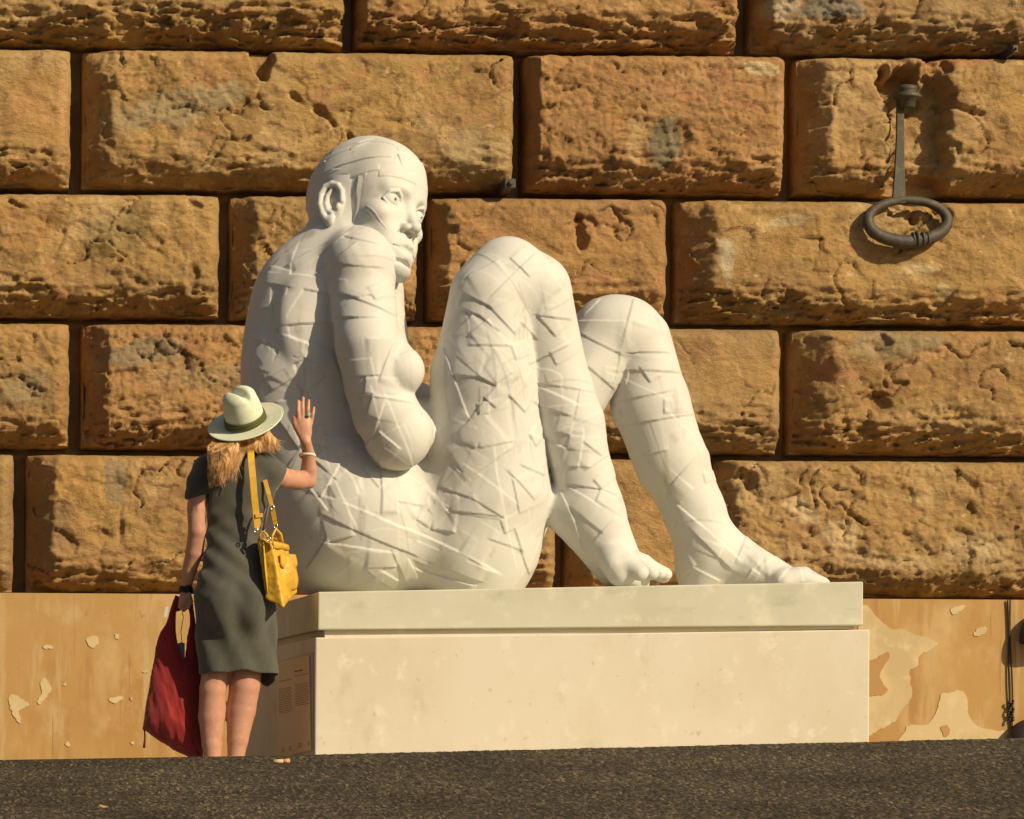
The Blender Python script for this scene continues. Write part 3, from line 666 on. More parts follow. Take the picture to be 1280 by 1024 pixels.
lines(368, 379, 838.6, 839.5, 9, 2.0, .2, 0, 1, pn); flush('title_line')
lines(368, 387, 845, 846, 9, .9, .2, 1, 2, pn); lines(349, 365, 851.5, 852, 9, .9, .2, 1, 3, pn); flush('subtitle_line')
lines(369, 387.5, 856, 883, 2.15, .75, .17, 2.5, 4, pn); flush('text_block').data.name = 'text_block'
lines(348.5, 366, 861.5, 892, 2.15, .75, .17, 2.5, 5, pn); flush('text_block')
lines(372, 378, 929.5, 935, 2.1, .9, .15, 1, 8, pn); lines(384, 388, 927, 933, 2.1, .8, .15, 1, 9, pn); lines(352, 357, 935, 940, 2.1, .9, .15, 1, 10, pn); lines(361, 366, 933.5, 939, 2.1, .8, .15, 1, 11, pn); flush('text_block')

# ------------------------------------------------------------ statue
M_marb = mat('white_marble', (.62, .61, .565), .62, spec=.3, bump=[(55, .10, .003), (9, .12, .012)],
    var=[(3, (.575, .56, .51), .45, .68, (1, 1, 1)), (12, (.50, .465, .395), .58, .75, (1, 1, 1)), (1.4, (.595, .585, .55), .45, .65, (1, 1, 1)), (5, (.47, .445, .39), .60, .74, (2.2, 2.2, .35)), (45, (.45, .42, .36), .66, .76, (1, 1, 1))])
st = thing('seated_statue', 'oversized white marble nude sitting with raised knees, skin carved like wound bandages', 'statue', (float(P(520, 745, 1.)[0]), 1.0, float(P(520, 745, 1.)[2])))
HS = .0102
Fb = Field((P(280, 800, .1)[0], .02, P(600, 775, 1.)[2]), (P(1060, 500, 1.4)[0], 1.9, P(450, 235, 1)[2]), HS)
SY = -.22      # the figure sits towards the front of the slab
def PS(px, py, Y): return P(px, py, Y+SY)
def S(px, py, Y, r): return np.array(PS(px, py, Y)), r*mpp(Y+SY)
def E(px, py, Y, rx, rz, ry, k=.04, R=None):
    m = mpp(Y+SY); Fb.ell(PS(px, py, Y), (rx*m, ry*m, rz*m), k, R=R)
def C(p1, p2, k=.04, sq=None, op='+'):
    a, r1 = S(*p1); b, r2 = S(*p2); Fb.cone(a, b, r1, r2, k, op, sq)
# torso
E(404, 425, 1.00, 99, 125, 62, 0); E(420, 430, 1.12, 80, 115, 80, .08)
E(412, 362, 1.00, 80, 62, 62, .12); E(430, 362, 1.12, 66, 55, 80, .08)
E(398, 500, 1.00, 94, 115, 64, .12); E(420, 500, 1.1, 80, 100, 80, .08)
E(420, 590, 1.03, 90, 90, 78, .12)
E(452, 655, 1.05, 119, 106, 125, .14)
E(590, 650, .90, 90, 125, 88, .10)
E(560, 690, 1.25, 110, 70, 110, .12)
# far arm side, far shoulder
C((372, 372, 1.40, 46), (440, 500, 1.62, 36), .06); C((440, 500, 1.62, 36), (520, 540, 1.35, 30), .05)
# trapezius + neck
C((404, 350, 1.0, 56), (430, 296, .99, 44), .08); C((404, 352, .93, 46), (450, 340, .84, 42), .06); C((418, 334, .97, 44), (449, 328, .86, 40), .08)
C((425, 315, 1.0, 45), (445, 240, .98, 45), .05)
# shoulder blade and spine relief
E(385, 400, .80, 34, 50, 14, .06); C((352, 380, .86, 10), (330, 560, .86, 8), .05, op='-') if False else None
# breast
C((470, 420, .76, 24), (500, 465, .62, 30.5), .06); E(490, 470, .76, 30, 40, 44, .05); E(474, 440, .92, 34, 62, 55, .08); E(470, 520, .95, 40, 60, 60, .08)
# near arm (proud of the back)
E(450, 331, .77, 42, 44, 46, .05)
C((450, 336, .79, 41), (459, 430, .66, 39), .03); C((459, 430, .64, 39), (478, 515, .65, 38), .008)
E(497, 541, .66, 42, 43, 38, .02); C((486, 520, .65, 40), (500, 552, .66, 34), .02)
C((500, 545, .66, 38), (520, 505, 1.12, 28), .03)
# lap fold
E(505, 612, .98, 55, 42, 70, .06)
# near thigh, knee, calf
C((606, 610, .84, 82), (603, 470, .74, 61), .05); C((603, 470, .74, 61), (612, 372, .70, 51), .05)
E(634, 346, .72, 49, 50, 47, .05)
E(653, 362, .72, 50, 43, 42, .05)
C((668, 362, .74, 45), (692, 462, .78, 40), .03); C((692, 462, .78, 40), (713, 532, .79, 42), .008); C((713, 532, .79, 42), (729, 595, .79, 36), .012)
C((729, 595, .79, 36), (742, 640, .79, 37), .03)
E(711, 634, .80, 29, 27, 27, .045)      # heel
C((736, 640, .79, 41), (779, 704, .76, 24), .045)
C((712, 645, .80, 24), (762, 715, .80, 17), .04)
C((768, 700, .68, 20), (776, 716, .66, 18), .03)   # ball
for (x0, y0, Y0, x1, y1, Y1, x2, y2, r0, r1) in (
    (768, 706, .64, 782, 704, .60, 800, 716, 13, 11.5), (776, 700, .70, 796, 700, .68, 815, 716, 11.5, 9.5), (782, 697, .78, 804, 703, .77, 824, 716, 11, 9),
    (786, 697, .86, 812, 709, .86, 832, 718, 10, 8.5), (786, 700, .93, 812, 714, .94, 830, 722, 9.5, 8)):
    C((x0, y0, Y0, r0), (x1, y1, Y0, r0*.95), .014); C((x1, y1, Y0, r0*.95), (x2, y2, Y1, r1), .010)
C((778, 716, .70, 14), (800, 728, .74, 12), .03)
# far thigh, knee, calf, foot
C((610, 640, 1.35, 78), (678, 545, 1.36, 52), .06); C((678, 545, 1.36, 50), (761, 418, 1.36, 43), .04)
E(773, 412, 1.36, 50, 43, 44, .05)
E(788, 420, 1.35, 38, 40, 40, .05)
C((800, 425, 1.35, 38), (813, 505, 1.37, 47.5), .010); C((813, 505, 1.37, 47.5), (838, 575, 1.37, 44.5), .02); C((838, 575, 1.37, 44), (868, 640, 1.36, 37), .03)
C((868, 640, 1.36, 37), (884, 690, 1.35, 38), .03)
E(876, 715, 1.36, 31, 32, 32, .05)
C((893, 690, 1.33, 38), (962, 722, 1.27, 24), .05); C((880, 728, 1.36, 24), (960, 735, 1.36, 19), .05)
C((945, 712, 1.25, 22), (990, 728, 1.2, 18), .04)
for (x0, y0, Y0, x1, y1, Y1, x2, y2, r0, r1) in (
    (980, 728, 1.16, 1000, 724, 1.14, 1026, 733, 16, 13), (985, 726, 1.27, 1004, 719, 1.26, 1026, 731, 11.5, 10), (985, 724, 1.36, 1006, 723, 1.36, 1020, 734, 11, 9.5),
    (980, 726, 1.45, 1000, 728, 1.45, 1014, 738, 10.5, 9), (972, 732, 1.53, 992, 734, 1.53, 1004, 742, 10, 9)):
    C((x0, y0, Y0, r0), (x1, y1, Y0, r0*.95), .014); C((x1, y1, Y0, r0*.95), (x2, y2, Y1, r1), .010)
# sit flat on the slab: cut at the slab's top plane
TL, TR = P(397, 740, 0), P(1078.5, 727, 0); slp = (TR[2]-TL[2])/(TR[0]-TL[0])
Fb.func((-99, -99, -99), (99, 99, 99), lambda X, Y, Z: (Z-(TL[2]+slp*(X-TL[0]))+.004)+0*Y, 0, '-') if False else None
X_, Y_, Z_ = Fb.ax[0][:, None, None], Fb.ax[1][None, :, None], Fb.ax[2][None, None, :]
Fb.F = np.maximum(Fb.F, ((TL[2]+slp*(X_-TL[0]))-.004-Z_+0*Y_).astype(np.float32))
print('statue field', Fb.n, time.time()-T0)

# carved strips ------------------------------------------------
def strip_heights(V, N, strips, soft):
    h = np.zeros(len(V)); lay = np.zeros(len(V))
    for (c, t, nn, m, w, L, th, depth, groove) in strips:
        d = V-c; R2 = (d*d).sum(1); mk = np.where(R2 < (L+w)**2*1.3)[0]
        if len(mk) == 0: continue
        d = d[mk]; dm = d@m; ok = (dm > -depth) & ((N[mk]@m) > -.15); mk = mk[ok]; d = d[ok]
        if len(mk) == 0: continue
        a = np.abs(d@nn)-w/2; b = np.abs(d@t)-L/2
        sd = -np.maximum(a, b)
        s = np.clip(.5+sd/soft, 0, 1)
        q = np.clip(.5+(d@nn)/w*(1 if L > w else 0), 0, 1) if th > 0 else np.clip(.5-(d@nn)/w, 0, 1)
        h[mk] = h[mk]*(1-s)+abs(th)*1.5*(q-.12)*s
        g = np.exp(-((sd+soft*.9)/(soft*.75))**2)*groove
        h[mk] -= g*(sd < soft*.3)
    return h
def px_strip(ax, ay, bx, by, w, th, Y, tilt=(0, 0), ext=0, groove=.0014, depth=.12):
    """strip whose centre line runs through two photograph pixels at depth Y, w in pixels"""
    a, b = P(ax, ay, Y), P(bx, by, Y); t = b-a; L = np.linalg.norm(t); t /= L
    m = np.array([tilt[0], -1., tilt[1]], float); m -= t*(m@t); m /= np.linalg.norm(m); nn = np.cross(t, m)
    return ((a+b)/2, t, nn, m, w*mpp(Y), L+ext, th, depth, groove)
def surf_y(px, py, fld=None, y0=.04, y1=1.88):
    """first statue surface along the photograph ray"""
    Y = np.linspace(y0, y1, 500); pts = np.array([P(px, py, y) for y in Y])
    v = (fld or Fb).sample(np.clip(pts, (fld or Fb).lo+.001, (fld or Fb).lo+(fld or Fb).h*((fld or Fb).n-1)-.001))
    i = np.argmax(v < 0); return float(Y[i]) if (v < 0).any() else None
def surface_strips(V, N, num, rs, limb=None, wr=(.04, .10), Lr=(.14, .42)):
    out = []; vis = np.where(N[:, 1] < .25)[0]
    ax = limb
    for q in range(num):
        i = vis[rs.integers(len(vis))]; c = V[i]; m = N[i]
        r = rs.random()
        ang = rs.normal(0, .55)+(0 if r < .62 else math.pi/2*(.6+.5*rs.random()))      # mostly across the limb, some along
        g = np.cross(m, limb_dir(c)); g /= np.linalg.norm(g)+1e-9; a2 = np.cross(g, m)
        t = g*math.cos(ang)+a2*math.sin(ang); nn = np.cross(t, m)
        tl = rs.normal(0, .25); m2 = m*math.cos(tl)+nn*math.sin(tl); nn2 = np.cross(t, m2)
        out.append((c, t, nn2, m2, rs.uniform(*wr), rs.uniform(*Lr), rs.uniform(-.0035, .0045), .10, .0014))
    return out
LIMBS = [(PS(606, 610, .84), PS(618, 345, .70)), (PS(666, 350, .74), PS(729, 600, .79)), (PS(735, 620, .79), PS(800, 710, .76)), (PS(678, 545, 1.36), PS(765, 415, 1.36)), (PS(799, 420, 1.35), PS(868, 640, 1.36)),
         (PS(880, 680, 1.35), PS(1000, 725, 1.27)), (PS(447, 320, .78), PS(478, 515, .6)), (PS(496, 530, .62), PS(504, 560, .62)), (PS(400, 300, 1.05), PS(400, 560, 1.05)), (PS(420, 560, 1.05), PS(600, 700, 1.0))]
def limb_dir(p):
    best = 9e9; bd = None
    for a, b in LIMBS:
        d = b-a; t = np.clip((p-a)@d/(d@d), 0, 1); e = np.linalg.norm(p-a-t*d)
        if e < best: best, bd = e, d/np.linalg.norm(d)
    return bd
V, Q = Fb.mesh(); V = smooth_mesh(V, Q, 3); V, Q = subdivide(V, Q); V = smooth_mesh(V, Q, 2)
N_ = normals(V, Q)
rs = np.random.default_rng(42)
V = V + N_*(fbm(V[:, 0], V[:, 1], V[:, 2], 2.2, 2)*.005)[:, None]
def step_line(ax, ay, bx, by, kind, hgt, curve=0.):
    """one edge of a wound strip, traced from pixel to pixel: D = its step faces down-left, L = it faces the sun"""
    ya, yb = surf_y(ax, ay), surf_y(bx, by); ym = surf_y((ax+bx)/2, (ay+by)/2)
    ok = [y for y in (ya, yb, ym) if y]
    if not ok: return None
    mid = sorted(ok)[len(ok)//2]; ya = ya if ya and abs(ya-mid) < .12 else mid; yb = yb if yb and abs(yb-mid) < .12 else mid
    a, b = P(ax, ay, ya), P(bx, by, yb); t = b-a; L = np.linalg.norm(t); t /= L
    m = CAM-(a+b)/2; m /= np.linalg.norm(m); m -= t*(m@t); m /= np.linalg.norm(m); nn = np.cross(t, m)
    up = nn@np.array([.75, 0, .66]) > 0
    if (kind == 'L') == up: nn = -nn
    return ((a+b)/2, t, nn, m, L*1.22, hgt, .16, curve)
TR_D = """335,355,460,374;355,407,416,403;322,426,420,468;330,476,380,449;340,489,373,469;380,492,406,472;400,504,430,507;390,555,436,567;325,388,340,385;418,363,489,393;459,361,468,376
419,398,471,398;491,426,474,474;438,471,473,469;434,492,512,504;457,472,456,491;466,492,459,519;372,339,432,296;409,329,475,335;432,297,471,306;638,324,660,346;611,374,667,319;571,363,612,384;612,384,642,417;571,383,600,395;600,395,623,414
564,420,590,394;555,406,554,430;588,432,637,433;637,433,643,450;566,469,600,472;600,472,619,482;619,482,576,539;605,497,619,510;596,505,599,518;599,518,611,518;635,494,654,515;620,480,639,466;649,403,670,423;672,395,693,420;672,394,712,400
662,455,708,432;687,440,695,456;665,503,712,520;724,487,718,524;667,479,741,491;695,539,712,544;712,544,709,560;728,552,750,570;693,584,736,585;705,605,749,612;749,612,769,619;741,600,750,612;750,613,744,627;714,635,752,666;767,647,736,684;733,588,759,570
634,589,666,624;660,543,667,558;651,582,679,595;587,599,639,561;550,609,590,623;590,623,629,647;625,650,630,666;566,639,622,645;611,674,651,689;643,662,662,723;520,700,596,725;535,638,547,650;520,650,535,659;518,649,548,626;540,662,568,666
407,645,500,686;500,686,597,725;423,631,449,619;475,583,476,641;454,586,473,610;496,628,533,635;410,678,442,670;458,708,493,708;489,689,509,736;456,710,491,736;437,729,475,728;407,675,384,709;792,371,784,401;784,401,774,440;774,440,763,487
727,418,774,442;729,455,764,485;774,440,835,442;770,464,848,467;770,502,837,489;770,534,866,519;788,573,833,563;839,606,882,557;864,662,911,709;934,666,919,702;950,711,966,698;829,500,829,516;877,592,880,604;800,460,812,478
350,440,336,470;318,440,330,425;316,462,338,466;344,380,352,420;345,520,372,560;392,575,420,600;360,585,378,600;560,560,585,600;545,540,560,570;600,560,640,552;575,690,600,705;640,600,648,640;545,700,575,716"""
TR_L = """365,341,358,355;340,342,430,350;380,361,348,413;345,413,406,436;380,429,376,446;346,502,380,496;406,532,404,558;390,542,440,549;459,423,491,421;482,499,464,555;475,539,500,560;396,341,442,306;360,332,430,294;585,346,621,326;588,417,609,400
555,435,571,480;571,480,586,521;667,480,720,505;680,550,709,560;729,538,723,585;708,607,748,632;701,614,718,650;718,650,729,687;572,585,587,599;522,676,616,714;520,709,592,730;520,675,560,638;560,638,591,619;549,627,562,640
390,612,410,637;404,621,500,660;500,660,620,716;425,582,403,620;410,607,449,598;495,612,497,641;401,676,488,689;509,698,530,736;478,712,497,724;723,401,784,401;784,481,788,463;850,629,866,612;848,632,923,698;897,698,903,684;934,725,954,696;954,696,981,696
940,711,950,717;973,727,991,705;868,709,899,725;850,725,870,707;999,705,1005,727;570,540,604,515;595,560,604,540;680,330,700,360;730,395,750,375;640,430,652,470;415,440,425,470;505,590,530,610"""
SL = []
def add_lines(txt, kind, hg):
    for ln in txt.replace('\n', ';').split(';'):
        v = [float(q) for q in ln.split(',')]; r = step_line(*v, kind, hg*rs.uniform(.75, 1.15)*(1.35 if max(v[0], v[2]) < 445 else 1.08), rs.uniform(-.25, .25))
        if r: SL.append(r)
add_lines(TR_D, 'D', .0058); add_lines(TR_L, 'L', .0056)
print('traced lines', len(SL))
vis = np.where(N_[:, 1] < .2)[0]
for q in range(65):
    i = vis[rs.integers(len(vis))]; c = V[i]; m = N_[i]; g = np.cross(m, limb_dir(c)); g /= np.linalg.norm(g)+1e-9; a2 = np.cross(g, m)
    ang = rs.normal(0, .5)+(0 if rs.random() < .65 else 1.2); t = g*math.cos(ang)+a2*math.sin(ang); nn = np.cross(t, m)*(1 if rs.random() < .6 else -1)
    SL.append((c, t, nn, m, rs.uniform(.28, .7), rs.uniform(.0016, .0030), .10, rs.uniform(-.6, .6)))
def line_heights(V, N, lines, soft, reach=.09):
    h = np.zeros(len(V))
    for (c, t, nn, m, L, hg, depth, cv) in lines:
        d = V-c; R2 = (d*d).sum(1); mk = np.where(R2 < (L*.5+.10)**2)[0]
        if len(mk) == 0: continue
        d = d[mk]; dm = d@m; ok = (np.abs(dm) < depth) & ((N[mk]@m) > -.2); mk = mk[ok]; d = d[ok]
        if len(mk) == 0: continue
        b = d@t; a = d@nn+cv*(b*b-(L*.5)**2); tp = 1-sstep(.72, 1.0, np.abs(b)/(L*.5))
        s = np.clip(.5+a/soft, 0, 1); up = hg*tp*s*np.exp(-np.maximum(a-soft, 0)/reach)
        gr = 0*tp*np.exp(-((a+soft*.9)/(soft*.8))**2)
        h[mk] += up-gr
    return np.clip(h, -.008, .014)
h = line_heights(V, N_, SL, .0028)
toe = sstep(0, .10, np.minimum(np.linalg.norm(V-PS(810, 712, .72), axis=1)-.14, np.linalg.norm(V-PS(1008, 730, 1.3), axis=1)-.17))
h *= .25+.75*np.clip(toe, 0, 1)
V = V+N_*h[:, None]
print('statue mesh', len(Q), time.time()-T0)
body = link('body', mesh_from('body', V, Q), M_marb); to_local(body, st)

# head ---------------------------------------------------------
HA = [0.77, -.05, .31, 8.05, 455.5, 278.5]; HY = .98-.22
def head_axes():
    a, pi, ro = HA[:3]
    f = np.array([math.sin(a)*math.cos(pi), -math.cos(a)*math.cos(pi), -math.sin(pi)]); s0 = np.cross(f, [0, 0, 1.]); s0 /= np.linalg.norm(s0); u0 = np.cross(s0, f)
    return np.array([math.cos(ro)*s0+math.sin(ro)*u0, f, -math.sin(ro)*s0+math.cos(ro)*u0])
HB = head_axes(); HO = np.array(P(HA[4], HA[5], HY)); HK = HA[3]*mpp(HY)     # metres per head-centimetre
Fh = Field((-10, -13, -15), (10.5, 14, 14.5), .13)
e, c2 = Fh.ell, Fh.cone
def both(fn):
    for s in (-1, 1): fn(s)
e((0, -1.2, 5.0), (7.5, 9.5, 9.4)); e((0, 3.7, 4.9), (6.8, 5.5, 7.2), 1.5); e((0, 2.9, -1.5), (5.5, 6.0, 8.2), 1.5)
e((0, 4.0, -6.1), (4.9, 4.9, 4.1), 1.5); e((0, 8.1, -9.0), (2.3, 1.7, 1.6), 1.4)
both(lambda s: c2((s*5.6, -.5, -4.2), (s*2.4, 6.8, -8.8), 1.2, 1.0, 1.6))          # jaw line
both(lambda s: e((s*4.1, 5.8, -1.3), (1.8, 2.1, 1.5), 1.5))                       # cheekbones
both(lambda s: e((s*2.5, 6.9, -4.3), (1.7, 1.4, 2.0), 1.5))
both(lambda s: c2((s*1.5, 8.1, 3.0), (s*4.3, 6.9, 3.2), .7, .5, 1.5))            # brow
both(lambda s: e((s*3.2, 10.1, 1.25), (2.35, 2.4, 1.6), .8, '-'))                 # sockets
both(lambda s: e((s*3.2, 6.62, 1.2), (1.65, 1.6, 1.65), .06))                       # eyeballs
both(lambda s: e((s*3.45, 8.58, 1.25), (.78, .42, .78), .04, '-'))                  # pupils
def lids(s):
    up = [(5.0, 6.95, .95), (4.4, 7.75, 2.1), (3.3, 8.35, 2.55), (2.25, 8.2, 2.1), (1.45, 7.7, .75)]; lo = [(5.0, 6.95, .95), (4.3, 7.6, .1), (3.2, 7.95, -.2), (2.2, 7.9, .05), (1.45, 7.7, .75)]
    Fh.chain([(s*a, b, c) for a, b, c in up], [.14, .26, .3, .26, .14], .10); Fh.chain([(s*a, b, c) for a, b, c in lo], [.12, .18, .2, .18, .12], .10)
    Fh.chain([(s*4.6, 7.1, 3.0), (s*3.6, 7.75, 3.4), (s*2.3, 8.0, 3.1)], [.12, .18, .15], .5)
    e((s*3.45, 8.40, 1.25), (.30, .22, .30), .04)
both(lids)
Fh.chain([(0, 7.6, 3.0), (0, 8.3, 1.2), (0, 9.4, -1.2), (0, 10.0, -2.2)], [.9, .68, .72, .82], .9)   # nose
e((0, 10.05, -2.5), (.95, .9, .78), .5)
both(lambda s: e((s*1.25, 9.0, -2.8), (.7, 1.05, .7), .4)); both(lambda s: e((s*.68, 9.5, -3.5), (.4, .7, .4), .2, '-'))
both(lambda s: c2((s*1.75, 8.7, -3.7), (s*2.9, 7.5, -5.3), .2, .28, .5, '-'))
e((0, 7.2, -6.3), (3.0, 1.9, 2.3), 1.2)
c2((0, 9.3, -4.1), (0, 9.4, -4.8), .26, .2, .3, '-')
both(lambda s: Fh.chain([(s*2.8, 7.9, -6.3), (s*1.6, 8.8, -5.7), (s*.5, 9.3, -5.4), (0, 9.2, -5.55)], [.22, .48, .56, .5], .25))
both(lambda s: Fh.chain([(s*2.6, 7.9, -6.5), (s*1.4, 8.7, -7.1), (0, 9.05, -7.3)], [.25, .62, .72], .25))
both(lambda s: Fh.chain([(s*3.0, 8.2, -6.25), (s*1.5, 9.5, -6.35), (0, 10.0, -6.4)], [.12, .15, .17], .12, '-'))
e((0, 8.9, -8.5), (2.2, .9, .5), .5, '-')
e((0, 8.1, -9.1), (1.5, 1.0, 1.0), .7)
def ear(s):
    e((s*6.9, -.8, .2), (.8, 2.0, 2.9), .5)
    hx = [(.75, .95, .3), (1.0, .8, 1.9), (1.3, .1, 2.85), (1.55, -.9, 3.15), (1.75, -1.95, 2.7), (1.85, -2.5, 1.4), (1.75, -2.45, -.2), (1.4, -1.9, -1.7), (1.05, -1.3, -2.6)]
    Fh.chain([(s*(6.6+a), b, c) for a, b, c in hx], [.42, .46, .48, .5, .5, .48, .46, .46, .5], .3)
    e((s*7.55, -.6, -2.9), (.5, .85, .95), .4)
    e((s*8.25, -.8, .7), (.75, 1.15, 1.75), .35, '-')
    Fh.chain([(s*7.95, -.9, 2.2), (s*8.0, -1.55, 1.2), (s*7.95, -1.65, -.1), (s*7.7, -1.25, -1.2), (s*7.5, -.5, -1.6)], [.3, .4, .42, .4, .35], .35)
    e((s*7.5, .4, -.6), (.35, .45, .6), .3); e((s*7.8, -.35, -.2), (.5, .6, .7), .25, '-')
both(ear)
c2((0, -2.0, -3), (0, -3.2, -13), 5.6, 5.4, 1.5)
Vh, Qh = Fh.mesh(); Vh = smooth_mesh(Vh, Qh, 2, .45); 
Nh = normals(Vh, Qh)
def hs(a, b, w, th, m, groove=.02, ext=0, depth=3.5):   # strips on the head in head-centimetres
    a, b, m = np.array(a, float), np.array(b, float), np.array(m, float); t = b-a; L = np.linalg.norm(t); t /= L; m -= t*(m@t); m /= np.linalg.norm(m)
    return ((a+b)/2, t, np.cross(t, m), m, w, L+ext, th, depth, groove)
HSS = [hs((7.3, 4.5, 4.4), (7, -6, 5.6), 1.6, .12, (1, 0, .3)), hs((-4, 8.5, 8.0), (4.5, 8, 6.2), .5, .0, (.2, 1, .3)), hs((7, -6, 9.5), (6.5, 2.5, 10.0), 2.2, .13, (1, 0, .7)), hs((7, -4, 7), (5, 7, 9), 3.0, .16, (1, .2, .5)), hs((7, -3, 3.6), (4, 8, 6.6), 2.4, .12, (1, .3, .3)), hs((0, 8, 5.6), (6, 6, 5.2), 2.2, -.10, (.4, 1, .2)),
       hs((-5, 7, 8.5), (3.5, 8, 7.2), 3.2, .20, (.2, 1, .5)), hs((6.4, 3.4, 4.2), (5.8, 2.4, -6), .9, .14, (1, .4, 0)), hs((7, 1.2, 3.2), (6.5, 1.0, -6), 2.6, .09, (1, .1, 0)),
       hs((6.6, -6, 6), (5.5, -8, 1), 3, .14, (1, -.8, 0)), hs((5.5, -4, 11), (2, 6, 11.6), 3.2, .13, (.6, .2, 1)), hs((7, -6, -1), (5.5, -8, -5), 3, .10, (1, -.8, 0)),
       hs((5.8, 4.6, -.6), (3.9, 7.6, -4.0), .3, -.08, (.8, .7, 0)), hs((6, -5, -4), (5, 2, -8), 2.4, .12, (1, 0, -.3)), hs((4.5, -9, 7), (0, -10, 4), 3, .12, (.4, -1, .2)),
       hs((6, 0, 9.5), (4.5, 3, 12), .9, .12, (1, .2, .8)), hs((3, 6, 10), (-2, 7.5, 10.5), 2.4, .10, (.1, 1, .8))]
hh = strip_heights(Vh, Nh, HSS, .10)
prot = sstep(2.2, 3.4, np.minimum(np.minimum(np.linalg.norm((Vh-np.array([3.1, 8, 1.3])), axis=1)+.6, np.linalg.norm((Vh-np.array([-3.1, 8, 1.3])), axis=1)), np.minimum(np.linalg.norm((Vh-np.array([0, 10, -6.4])), axis=1), np.linalg.norm((Vh-np.array([0, 10.4, -2.6])), axis=1))))
prot *= sstep(3.8, 4.2, np.linalg.norm((Vh-np.array([7.8, -1., .3]))*np.array([.6, 1, .8]), axis=1))
Vh = Vh+Nh*(hh*prot)[:, None]
Vw = HO+HK*(Vh@HB)
if np.linalg.det(HB) < 0: Qh = Qh[:, ::-1]
head = link('head', mesh_from('head', Vw, Qh), M_marb); to_local(head, st)
print('head', len(Qh), time.time()-T0)
for q in ((380, 520), (375, 505), (390, 530), (366, 522)): print('statue surface at', q, surf_y(*q))
ys_ = [surf_y(x, y) or 1 for x, y in ((380,520),(378,500),(386,505),(382,540))]; print("YH", ys_)
YH = min(ys_)-YW-.03 if "YW" in globals() else min(ys_)-.45-.022
# ------------------------------------------------------------ the woman with the hat
YW = .10; mW = mpp(YW)
def W_(px, py, Y=YW): return np.array(P(px, py, Y))
fp = W_(283, 990)
gfoot = gz(fp[0])
person = thing('person', 'woman seen from behind in grey dress and pale hat, raised hand touching the statue', 'person', (float(fp[0]), YW, gfoot))
M_skin = mat('skin', (.52, .27, .18), .5, spec=.35, bump=[(300, .06, .001)], var=[(14, (.46, .22, .15), .45, .7, (1, 1, 1)), (50, (.56, .31, .21), .5, .7, (1, 1, 1))])
M_skin.node_tree.nodes['Principled BSDF'].inputs['Subsurface Weight'].default_value = .12
M_skin.node_tree.nodes['Principled BSDF'].inputs['Subsurface Radius'].default_value = (.02, .008, .005)
M_dress = mat('grey_jersey', (.088, .086, .068), .9, spec=.1, sheen=.3, bump=[(420, .5, .0012, (1, 1, .4)), (60, .2, .003)], var=[(260, (.115, .113, .095), .50, .70, (1.4, 1.4, .35)), (8, (.072, .070, .056), .45, .65, (1, 1, .5))])
M_hair = mat('ginger_hair', (.46, .245, .085), .40, spec=.4, var=[(40, (.72, .47, .21), .46, .66, (1, 1, .18)), (70, (.24, .11, .04), .54, .66, (1, 1, .15)), (10, (.45, .23, .08), .5, .65, (1, 1, .4))], bump=[(220, .5, .002, (1, 1, .12))])
Fp = Field(W_(215, 1012)-[0, .2, 0], W_(402, 488)+[0, .62, 0], .0042)
def B(*a, k=.012, op='+', sq=None):
    """chain of (px, py, dY, r px)"""
    Fp.chain([W_(x, y, YW+dy) for x, y, dy, r in a], [r*mW for *_, r in a], k, op)
def Be(px, py, dy, rx, rz, ry, k=.02, op='+', R=None): Fp.ell(W_(px, py, YW+dy), (rx*mW, ry*mW, rz*mW), k, op, R=R)
# hidden core under the dress keeps it one body
Be(294, 612, 0, 30, 44, 15, 0); B((294, 640, 0, 11), (295, 700, 0, 12), (295, 760, .0, 18), k=.03)
B((302, 575, 0, 14), (306, 535, 0, 14)); Be(307, 520, .02, 22, 30, 26)
B((262, 592, 0, 11), (327, 592, 0, 11), k=.03)
# left arm hanging
B((250, 596, 0, 13), (246, 636, .0, 12), (246.5, 664, .0, 11.2), (243, 690, .03, 11.2), (237, 712, .06, 9.2), (232.5, 736, .09, 6.6), k=.01)
Be(231, 749, .09, 7.5, 11, 9.5, .008)
for i in range(4):   # fingers curled round the bag handles, one behind the other in depth
    d = .075+i*.017
    B((226.5, 750, d, 2.9), (225, 758.5, d, 2.7), (229.5, 763, d, 2.5), (233.5, 760, d, 2.2), k=.002)
B((236, 742, .065, 3.1), (239, 752, .065, 2.9), (236, 759, .065, 2.5), k=.004)
# right arm raised: upper arm out, forearm up, hand flat on the statue
yh = YH
B((330, 592, 0, 14), (352, 597, .05, 13.3), (372, 600.5, .12, 12), (384, 600, .165, 11.5), k=.01)
B((384.5, 600, .165, 11), (386, 585, .165+(yh-.165)*.3, 9.8), (385.5, 568, .165+(yh-.165)*.65, 8.0), (382.8, 553, yh-.004, 6.4), k=.008)
Be(381, 540, yh, 9.2, 15, 5, .012); Be(380.5, 530, yh+.003, 10.2, 10, 4.6, .010)
for (x0, y0, x1, y1, x2, y2, r0, r1) in ((373.6, 527, 372.6, 514, 373, 501.5, 2.75, 2.25), (378.6, 526, 378.3, 511, 378.8, 497.5, 2.85, 2.3), (384.4, 526, 385, 512, 385.8, 501, 2.8, 2.25), (389.0, 529, 391, 518, 392.6, 509.5, 2.5, 2.05)):
    B((x0, y0, yh+.004, r0), (x1, y1, yh-.001, r0*.97), (x2, y2, yh+.010, r1), k=.0035)
B((374, 541, yh+.004, 4.2), (368.5, 530, yh+.008, 3.2), (367.6, 521, yh+.012, 2.6), k=.008)      # thumb
